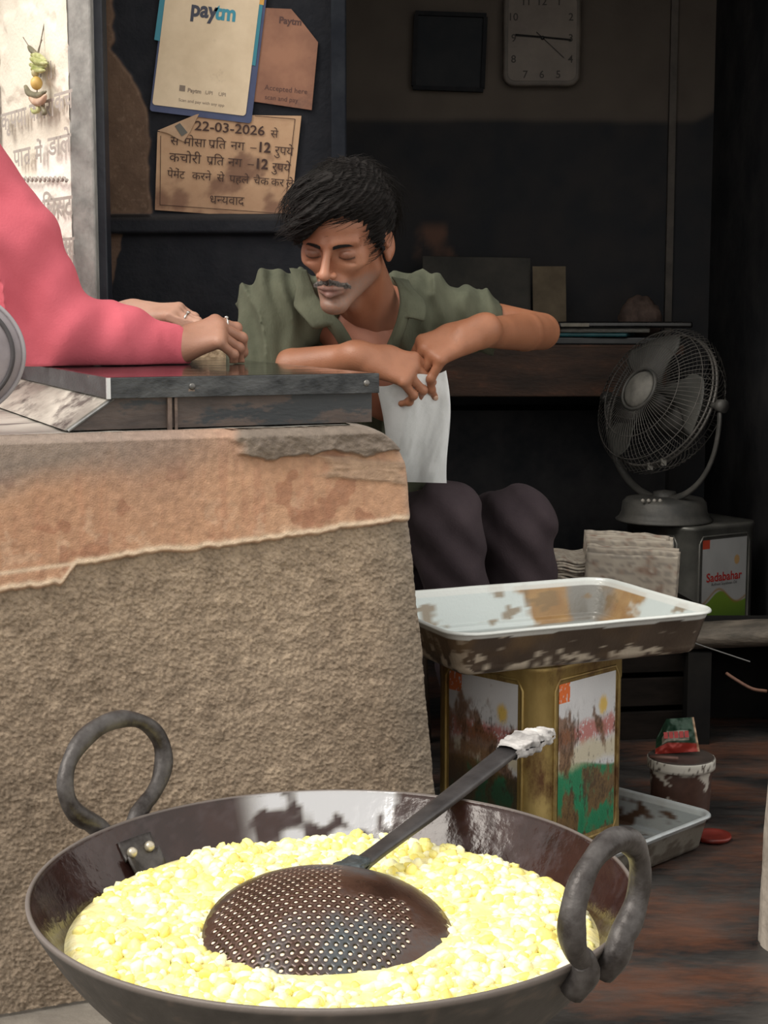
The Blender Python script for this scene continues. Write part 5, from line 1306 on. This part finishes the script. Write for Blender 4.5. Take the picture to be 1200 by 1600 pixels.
nails(cook, [fg2[0], fg2[1], fg2[2], fg2[3]], M_nail, (-.1, -1, .3)); nails(cook, [fg1[0], fg1[1]], M_nail, (.1, -.8, .5))

# strands: eyebrows, moustache, hair
def strands(name, gens, mat, parent, seg=4):
    V = []; Q = []; n0 = 0
    for P, r in gens:
        n = len(P)
        for i in range(n):
            t = (P[min(i + 1, n - 1)] - P[max(i - 1, 0)]).normalized(); a = t.cross(Vector((.3, .2, .93))).normalized(); b = t.cross(a); rr_ = r * (1 - .75 * i / (n - 1)) + .00004
            for k in range(3): an = 2.094 * k; V.append(P[i] + (a * math.cos(an) + b * math.sin(an)) * rr_)
        for i in range(n - 1):
            for k in range(3): Q.append((n0 + i * 3 + k, n0 + i * 3 + (k + 1) % 3, n0 + (i + 1) * 3 + (k + 1) % 3, n0 + (i + 1) * 3 + k))
        n0 += n * 3
    V = np.array([(HM @ v)[:] for v in V]); return link(name, mesh_np(name, V, np.array(Q)), mat, parent)
G = []; EB = []
for s in (-1, 1):
    for _ in range(420):
        t = random.random(); bx = s * (.011 + .036 * t); by = -.0955 + .020 * t ** 1.6 + .001; bz = .0135 + .0030 * math.sin(t * 2.7) + random.uniform(-.0028, .0028) * (1 - .5 * t)
        p = Vector((bx, by + .002, bz)); dr = Vector((s * 1.0, .25 + .5 * t, .35 - .7 * t)).normalized(); G.append(([p, p + dr * .004 + Vector((0, -.001, 0)), p + dr * .009], .00045))
    EB.append(G); G = []
M_hair = pm('hair_black', (.007, .0055, .005), (.014, .011, .010), 80, rough=.65, spec=.25)
for g_ in EB: strands('eyebrow', g_, M_hair, cook)
G = []
for s in (-1, 1):
    for _ in range(850):
        t = random.random(); bx = s * (.0005 + .0275 * t); by = -.0985 + .0190 * t ** 1.6 - .001; bz = -.0450 - .0095 * t ** 1.3 + random.uniform(-.0055, .0042) * (1 - .35 * t)
        p = Vector((bx, by + .0035, bz)); dr = Vector((s * (.25 + .9 * t), -.15, -.75)).normalized(); L = .0055 + .005 * random.random(); G.append(([p, p + dr * L * .5 + Vector((0, -.0012, 0)), p + dr * L], .00036))
strands('moustache', G, pm('hair_grey', (.035, .028, .025), (.26, .23, .21), 260, rough=.6), cook)

# hair: a shaped mass with locks laid over it
h = Field((-.115, -.14, -.08), (.115, .14, .165), .0028)
h.ell((0, .026, .046), (.083, .098, .090)); h.ell((-.022, -.040, .096), (.058, .052, .034), .02, (0, R(-14), 0)); h.ell((.034, -.02, .085), (.044, .06, .040), .02)
h.chain([(.020, -.078, .085), (-.020, -.093, .072), (-.048, -.088, .046), (-.060, -.076, .022)], [.016, .020, .018, .008], .012)
for s in (-1, 1): h.cap((s * .072, -.022, .040), (s * .071, -.016, -.004), .012, .005, .01)
h.ell((0, .07, -.02), (.062, .05, .05), .02)
h.ell((.030, -.105, .022), (.050, .050, .044), .010, (0, R(24), 0), 'sub'); h.ell((-.01, -.12, -.004), (.060, .050, .040), .006, None, 'sub')
for s in (-1, 1): h.ell((s * .078, .012, -.030), (.022, .026, .040), .006, None, 'sub')
h.ell((0, -.05, -.06), (.09, .09, .05), .004, None, 'sub')
def comb(x, y, z): return .0040 * (fbm(x * .35 + z * .6, y * .5, z * .35, 110, 3, 4) - .5) + .0030 * (np.sin((x * .5 - z + y * .3) * 520 + 9 * fbm(x, y, z, 30, 2, 6)))
h.warp(comb); V, Q = h.mesh()
V2 = V @ np.array(HM.to_3x3()).T + np.array(HM.translation)
ho = link('hair', mesh_np('hair', V2, Q), pm('hair_mass', (.006, .005, .005), (.014, .011, .010), 90, rough=.7, bump=.001, bscale=300, spec=.2), cook, True)
G = []
idx = rng.integers(0, len(V), 2600)
for i in idx:
    p = Vector(V[i]);
    if p.z < .0 and p.y < .0 and abs(p.x) < .06: continue
    rad_ = (p - Vector((0, .02, .04))).normalized(); fl = Vector((-.75, -.55, -.15)) if p.y < .03 else Vector((.2 * (1 if p.x > 0 else -1), .35, -.9)); fl = (fl - rad_ * fl.dot(rad_)).normalized()
    L = .030 + .03 * random.random(); q1 = p + rad_ * .0015; j = Vector((random.uniform(-.2, .2), random.uniform(-.2, .2), random.uniform(-.2, .2)))
    if p.z < .04 and p.y < -.05: L *= .35
    G.append(([q1, q1 + (fl + j * .4) * L * .35 + rad_ * .0025, q1 + (fl + j) * L * .7 + rad_ * .001, q1 + (fl + j) * L - rad_ * .006], .0006))
strands('hair_locks', G, M_hair, cook)

# shirt
sh = Field((-.42, 2.78, .50), (.38, 3.66, 1.06), .0048)
sh.ell(tuple(ch), (.158, .118, .165), .04, (R(-38), 0, 0)); sh.cap(ch, hip + Vector((-.02, 0, .05)), .120, .125, .05)
sh.cap(S1_ + Vector((.02, 0, 0)), S2_ + Vector((-.02, 0, 0)), .064, .064, .04)
sh.cap(neckb + Vector((-.035, .02, -.02)), neckb + Vector((.035, .02, -.02)), .055, .055, .03)
T1 = S1_ + (E1 - S1_) * .93; T2 = S2_ + (E2 - S2_) * .52
sh.cap(S1_, T1, .066, .068, .03); sh.cap(S2_, T2, .066, .056, .03)
# open neck
nd = (ch - neckb).normalized(); vtip = at(578, 562, 2.98); 
sh.chain([at(580, 458, 2.92), at(582, 500, 2.94), at(574, 545, 2.95)], [.050, .042, .010], .008, 'sub')
sh.cap(neckb + Vector((0, .01, .02)), neckb + Vector((-.01, -.06, .10)), .058, .06, .006, 'sub')
ud = (T2 - S2_).normalized()
def fold(x, y, z):
    a = (x - T2.x) * ud.x + (y - T2.y) * ud.y + (z - T2.z) * ud.z
    rg = 1 - np.abs(2 * fbm(x * 1.5 + z * .25, y * .5, z * .45, 15, 2, 7) - 1); g0 = .013 * (rg ** 4 - .3)
    g = g0 + .010 * (fbm(x * 1.8, y * .6, z * .5, 24, 4, 3) - .5) + .0040 * np.sin(x * 150 + z * 25 + 9 * fbm(x, y, z, 9, 3, 5))
    return g
sh.warp(fold)
sh.cap(T2 + ud * .075, T2 + ud * .20, .074, .08, .003, 'sub')
V, Q = sh.mesh(); V = smooth_np(V, Q, 1, .5)
M_shirt = pm('olive_cotton', (.058, .064, .041), (.112, .118, .078), 7, rough=.9, bump=.0008, bscale=260, stretch=(1, 1, .5))
link('shirt', mesh_np('shirt', V, Q), M_shirt, cook, True)
# collar flaps and button band
def flap(name, pts, mat, th=.003):
    P = [at(*p) for p in pts]; n = len(P); V = P + [p + Vector((0, th, 0)) for p in P]
    o = MB().add(V, [list(range(n)), list(range(n, 2 * n))[::-1]] + [(i, i + n, (i + 1) % n + n, (i + 1) % n) for i in range(n)]).build(name, mat, cook); bevel(o, .0012, 2); return o
def ribbon(name, cl, wid, mat, th=.004, lift=0):
    """cloth strip along a centre line, wid: vectors across"""
    m = len(cl)
    def fpos(s, t):
        C_ = np.array([p[:] for p in cl]); W_ = np.array([w[:] for w in wid]); idx = s * (m - 1); out = []
        for q in range(3):
            c0 = np.interp(idx, np.arange(m), C_[:, q]); w0 = np.interp(idx, np.arange(m), W_[:, q]); out.append(c0 + w0 * t + (.003 * (fbm(s, t, q, 6, 2, q) - .5)))
        out[1] = out[1] - .006 * np.sin(np.pi * t); return tuple(out)
    o = grid_mesh(name, np.linspace(0, 1, 50), np.linspace(0, 1, 12), fpos, None, mat, cook); md_ = o.modifiers.new('s', 'SOLIDIFY'); md_.thickness = th; return o
cl1 = spline([at(612, 432, 3.00), at(622, 450, 2.965), at(624, 480, 2.935), at(612, 520, 2.93), at(594, 560, 2.95)], 6)
ribbon('collar', cl1, [Vector((.030, -.004, -.006))] * 6 + [Vector((.048, -.004, -.020))] * 8 + [Vector((.022, .002, -.004))] * (len(cl1) - 14), M_shirt)
cl2 = spline([at(478, 424, 2.965), at(494, 462, 2.925), at(520, 492, 2.905), at(543, 522, 2.91), at(560, 556, 2.94)], 6)
ribbon('collar', cl2, [Vector((-.030, -.004, .004))] * 6 + [Vector((-.040, -.004, -.018))] * 8 + [Vector((-.020, .002, -.006))] * (len(cl2) - 14), M_shirt)
for p in (): local(MB().ball(tuple(at(p[0] - 36, p[1], 2.905)), (.005, .002, .005)).build('button', pm('button', (.06, .065, .045), None, rough=.35) if 'button' not in bpy.data.materials else bpy.data.materials['button'], None, True), cook)

# trousers
tr = Field((-.28, 3.0, 0), (.50, 3.75, .70), .0065)
tr.ell(tuple(hip), (.17, .14, .12), .04)
for a, b, e, r0 in ((Vector((-.04, 3.5, .40)), K1, A1, .070), (Vector((.11, 3.53, .40)), K2, A2, .075)):
    tr.chain([a, b], [.095, r0], .02); tr.chain([b, e + Vector((0, 0, .04))], [r0, .066], .02)
tr.warp(lambda x, y, z: .014 * (fbm(x * 1.2 + z * .5, y, z * .45, 15, 3, 8) - .5) + .004 * np.sin((x * 1.2 + z * 1.1) * 60))
tr.plane((0, 0, .035), (0, 0, -1)); V, Q = tr.mesh(); V = smooth_np(V, Q, 1, .5)
link('trousers', mesh_np('trousers', V, Q), pm('plum_cloth', (.040, .027, .034), (.062, .044, .052), 9, rough=.9, bump=.0006, bscale=240), cook, True)
so = empty('stool', (.035, 3.52, 0), 0, 'low round wooden stool under the seated man', 'stool')
M_so = pm('stool_wood', (.04, .025, .015), (.09, .055, .03), 12, rough=.7)
MB().lathe([(0, .24), (.15, .24), (.155, .255), (.15, .27), (0, .27)], 32).build('seat', M_so, so, True)
for k in range(4): a = k * math.pi / 2 + .4; MB().tube([(.11 * math.cos(a), .11 * math.sin(a), .24), (.14 * math.cos(a), .14 * math.sin(a), 0)], .014, 8).build('leg', M_so, so, True)

# white bag in his hands
def bag_pos(sd):
    def f(s, t):
        pxl = 588 + 8 * np.sin(t * 3) + 12 * t; pxr = 697 + 6 * t + 5 * np.sin(t * 5); px = pxl + (pxr - pxl) * s
        top = 603 - 26 * s + 4 * np.sin(s * 9); bot = 752 + 3 * s; py = top + (bot - top) * t
        Y = 2.862 + .14 * t + sd * (.030 * np.sin(np.pi * s) ** .6 * (.35 + .65 * np.sin(np.pi * np.clip(t * .8 + .12, 0, 1)))) + .016 * (fbm(s * 1.2 + t * .5, t * .8, sd, 3.2, 3, 4) - .5) + .008 * np.sin(s * 9 + t * 4)
        x = (px - 600) / F; y = (800 - py) / F; c_, s_ = math.cos(PITCH), math.sin(PITCH); k_ = Y / (c_ + y * s_); return x * k_, Y, CAMZ + (-s_ + y * c_) * k_
    return f
bagr = empty('white_bag', tuple(at(650, 745, 2.95)), 0, 'white cloth bag held open between the two hands of the seated man', 'bag')
M_bag = pm('white_cloth', (.74, .76, .78), (.86, .88, .90), 6, rough=.75, bump=.0006, bscale=180)
for sd in (-1, 1):
    local(grid_mesh('side_panel', np.linspace(0, 1, 60), np.linspace(0, 1, 80), bag_pos(sd), None, M_bag), bagr)

# ---------------------------------------------------------------- the customer at the left
cs = []
SR_ = at(-95, 262, 2.60); ER = at(92, 520, 2.585); WR = at(262, 543, 2.66)
SLc = at(-190, 270, 2.98); EL = at(40, 552, 2.86); WL = at(208, 492, 2.84)
f = Field(*box_of([ER, WR, at(345, 575, 2.62), at(330, 470, 2.78)], .07), .0024)
f.chain([ER, WR], [.036, .026], .02)
dR = Vector((.80, .05, .30))
g1_ = hand(f, WR + Vector((.008, 0, -.004)), dR, (-.28, -.62, .72), -1, [(48, 52, 30), (56, 50, 28), (62, 46, 26), (66, 44, 24)], thumb=(.45, .5), sc=1.04)
f.plane((0, 0, ZT + .0015), (0, 0, -1)); V, Q = f.mesh(); V = smooth_np(V, Q, 1, .4); cs.append((V, Q, skin_col(V, (.40, .205, .135), (.28, .130, .085), 3)))  # darker skin colour stands for shade beneath the left hand
f = Field(*box_of([EL, WL, at(330, 470, 2.9)], .07), .0026)
f.chain([EL, WL], [.036, .026], .02)
g2_ = hand(f, WL + Vector((.008, -.01, -.002)), (.92, -.30, .06), (.0, -.35, .94), 1, [(24, 36, 24), (30, 42, 28), (36, 44, 30), (40, 46, 30)], thumb=(.3, .4), sc=.95)
V, Q = f.mesh(); V = smooth_np(V, Q, 1, .4); cs.append((V, Q, skin_col(V, (.60, .36, .27), (.46, .25, .175), 4)))  # same skin, coloured paler as the lit upper hand
CH = Vector((-1.02, 2.78, 1.02)); HP = Vector((-1.12, 2.72, .70)); HD = Vector((-.98, 2.80, 1.44))
f = Field((-1.45, 2.3, 0), (-.5, 3.15, 1.62), .010)
f.ell(tuple(HD), (.085, .075, .115), .02); f.ell(tuple(HD + Vector((.05, 0, -.04))), (.05, .045, .06), .02); f.cap(HD + Vector((.085, 0, -.0)), HD + Vector((.112, 0, -.03)), .010, .012, .01)
for sgn in (-1, 1): f.ell(tuple(HD + Vector((0, .078 * sgn, -.01))), (.018, .010, .032), .006)
f.cap(HD + Vector((-.01, 0, -.06)), CH + Vector((0, 0, .12)), .055, .07, .03); f.ell(tuple(CH), (.12, .15, .19), .04); f.cap(CH, HP, .12, .13, .05); f.cap(SR_, SLc, .05, .05, .04)
f.cap(SR_, ER, .046, .038, .02); f.cap(SLc, EL, .046, .038, .02)
for dy in (-.09, .09): f.chain([HP + Vector((0, dy, 0)), Vector((-1.12, 2.72 + dy, .38)), Vector((-1.14, 2.72 + dy, .05))], [.085, .06, .045], .03); f.cap((-1.14, 2.72 + dy, .035), (-.98, 2.72 + dy, .03), .034, .026, .02)
V, Q = f.mesh(); V[:, 2] = np.maximum(V[:, 2], .001); cs.append((V, Q, skin_col(V, (.50, .29, .2), (.40, .21, .14), 9)))
V, Q, C = join(cs)
cust = link('person', mesh_np('person', V, Q, C), M_skin, None, True)
tag(cust, 'customer in a long pink sleeve leaning with both hands on the black counter slab', 'person')
# hair of the customer
h = Field(tuple(HD - Vector((.13, .12, .10))), tuple(HD + Vector((.12, .12, .16))), .006); h.ell(tuple(HD + Vector((-.015, 0, .025))), (.095, .088, .112), .01); h.ell(tuple(HD + Vector((.085, 0, -.03))), (.06, .09, .08), .01, None, 'sub')
V, Q = h.mesh(); link('hair', mesh_np('hair', V, Q), M_hair, cust, True)
# pink clothing
k = Field((-1.46, 2.28, .30), (-.28, 3.16, 1.36), .0055)
k.ell(tuple(CH), (.145, .17, .20), .04); k.cap(CH, HP, .15, .165, .05); k.cap(HP, HP + Vector((0, 0, -.30)), .17, .19, .05); k.cap(SR_, SLc, .072, .072, .04)
k.chain([SR_, SR_ + (ER - SR_) * .5, ER, ER + (WR - ER) * .55, WR + (WR - ER) * .03], [.102, .094, .064, .052, .036], .03)
k.ell(tuple(at(40, 440, 2.6)), (.085, .06, .060), .04, (0, R(40), 0))
k.chain([SLc, EL, EL + (WL - EL) * .62], [.075, .058, .043], .03)
av = (ER - SR_).normalized()
def pf_(x, y, z):
    a = (x - SR_.x) * av.x + (z - SR_.z) * av.z; b = (x - SR_.x) * av.z - (z - SR_.z) * av.x
    fd_c = .25 + .75 * sstep(-.42, -.56, x)
    rg = 1 - np.abs(2 * fbm(a * .55 + b * .8, b * 1.1 - a * .35, y * .5, 8.5, 2, 7) - 1); g0 = .028 * (rg ** 4 - .25)
    g0 = g0 * fd_c; g = g0 + .010 * fd_c * (fbm(a * .9 + b * .5, b * 1.3, y, 11, 3, 5) - .5) + .006 * np.sin((a * .45 + b * 1.1) * 48 + 9 * fbm(x, y, z, 6, 2, 2)) * sstep(-.50, -.68, x) + .002 * np.sin((x * 1.0 - z * .6) * 90) * sstep(-.62, -.5, x) * (x < -.36)
    return g
k.warp(pf_); wv_ = (WR - ER).normalized(); 
V, Q = k.mesh(); V = smooth_np(V, Q, 1, .5)
inside = (V[:, 2] < ZT + .0015) & (V[:, 0] > -.66) & (V[:, 1] > 2.2); V[inside, 2] = ZT + .0015
M_pink = pm('pink_cotton', (.55, .095, .130), (.64, .125, .165), 5, rough=.85, bump=.0006, bscale=260)
link('tunic', mesh_np('tunic', V, Q), M_pink, cust, True)
tr = Field((-1.4, 2.4, .0), (-.9, 3.05, .78), .010)
for dy in (-.09, .09): tr.chain([HP + Vector((0, dy, 0)), Vector((-1.12, 2.72 + dy, .38)), Vector((-1.14, 2.72 + dy, .06))], [.10, .08, .065], .03)
V, Q = tr.mesh(); V[:, 2] = np.maximum(V[:, 2], .012); link('trousers', mesh_np('trousers', V, Q), pm('grey_trousers', (.10, .10, .11), None, rough=.9), cust, True)
# ring and bracelet
M_ring = pm('ring_silver', (.55, .53, .50), None, rough=.2, metal=1)
def ring_on(pts, q, r, nm_='finger_ring', big=False):
    a, b = pts[q], pts[q + 1]; c0 = a + (b - a) * .45; t = (b - a).normalized(); u = t.cross(Vector((0, 0, 1))).normalized(); w = t.cross(u)
    local(MB().tube([c0 + u * (r * math.cos(x)) + w * (r * math.sin(x)) for x in np.linspace(0, 2 * math.pi, 20, endpoint=False)], .0018, 6, closed=True).ball(tuple(c0 + (w if w.z > 0 else -w) * (r + .002)), (.004, .004, .003), 8, 5).build(nm_, M_ring, None, True), cust)
ring_on(g2_[1], 0, .0095); ring_on(g1_[0], 0, .0095)
# grey shoulder bag hanging at the customer's side
bg2 = empty('shoulder_bag', tuple(at(-30, 600, 2.12)), 0, 'grey satin bag with dark piping at the left edge in front of the counter slab', 'bag')
def sb_pos(sd):
    def f(s, t):
        a = np.radians(-95 + 170 * t); rx = 138 * s; px = -98 + rx * np.cos(a); py = 554 + 108 * s * np.sin(a)
        Y = 2.12 + sd * .035 * np.sqrt(np.clip(1 - s ** 2, 0, 1)) + .006 * (fbm(s, t, 0, 6, 3, 4) - .5)
        x = (px - 600) / F; y = (800 - py) / F; c_, s_ = math.cos(PITCH), math.sin(PITCH); k_ = Y / (c_ + y * s_); return x * k_, Y, CAMZ + (-s_ + y * c_) * k_
    return f
M_sb = pm('satin_grey', (.18, .155, .17), (.29, .26, .28), 8, rough=.35, bump=.001, bscale=40)
for sd in (-1, 1): local(grid_mesh('bag_panel', np.linspace(0, 1, 30), np.linspace(0, 1, 60), sb_pos(sd), None, M_sb), bg2)
def sbp(s, t, dy=-.038):
    q = sb_pos(-1)(np.array(s), np.array(t)); return Vector((float(q[0]), float(q[1]) + dy * 0, float(q[2])))
for s_, r_, m_ in ((.86, .0030, pm('piping_dark', (.05, .045, .05), None, rough=.6)), (.985, .0030, pm('piping_pale', (.30, .28, .30), None, rough=.5))):
    local(MB().tube([sbp(s_, t) + Vector((0, -.002, 0)) for t in np.linspace(.02, .98, 50)], r_, 8).build('piping', m_, None, True), bg2)
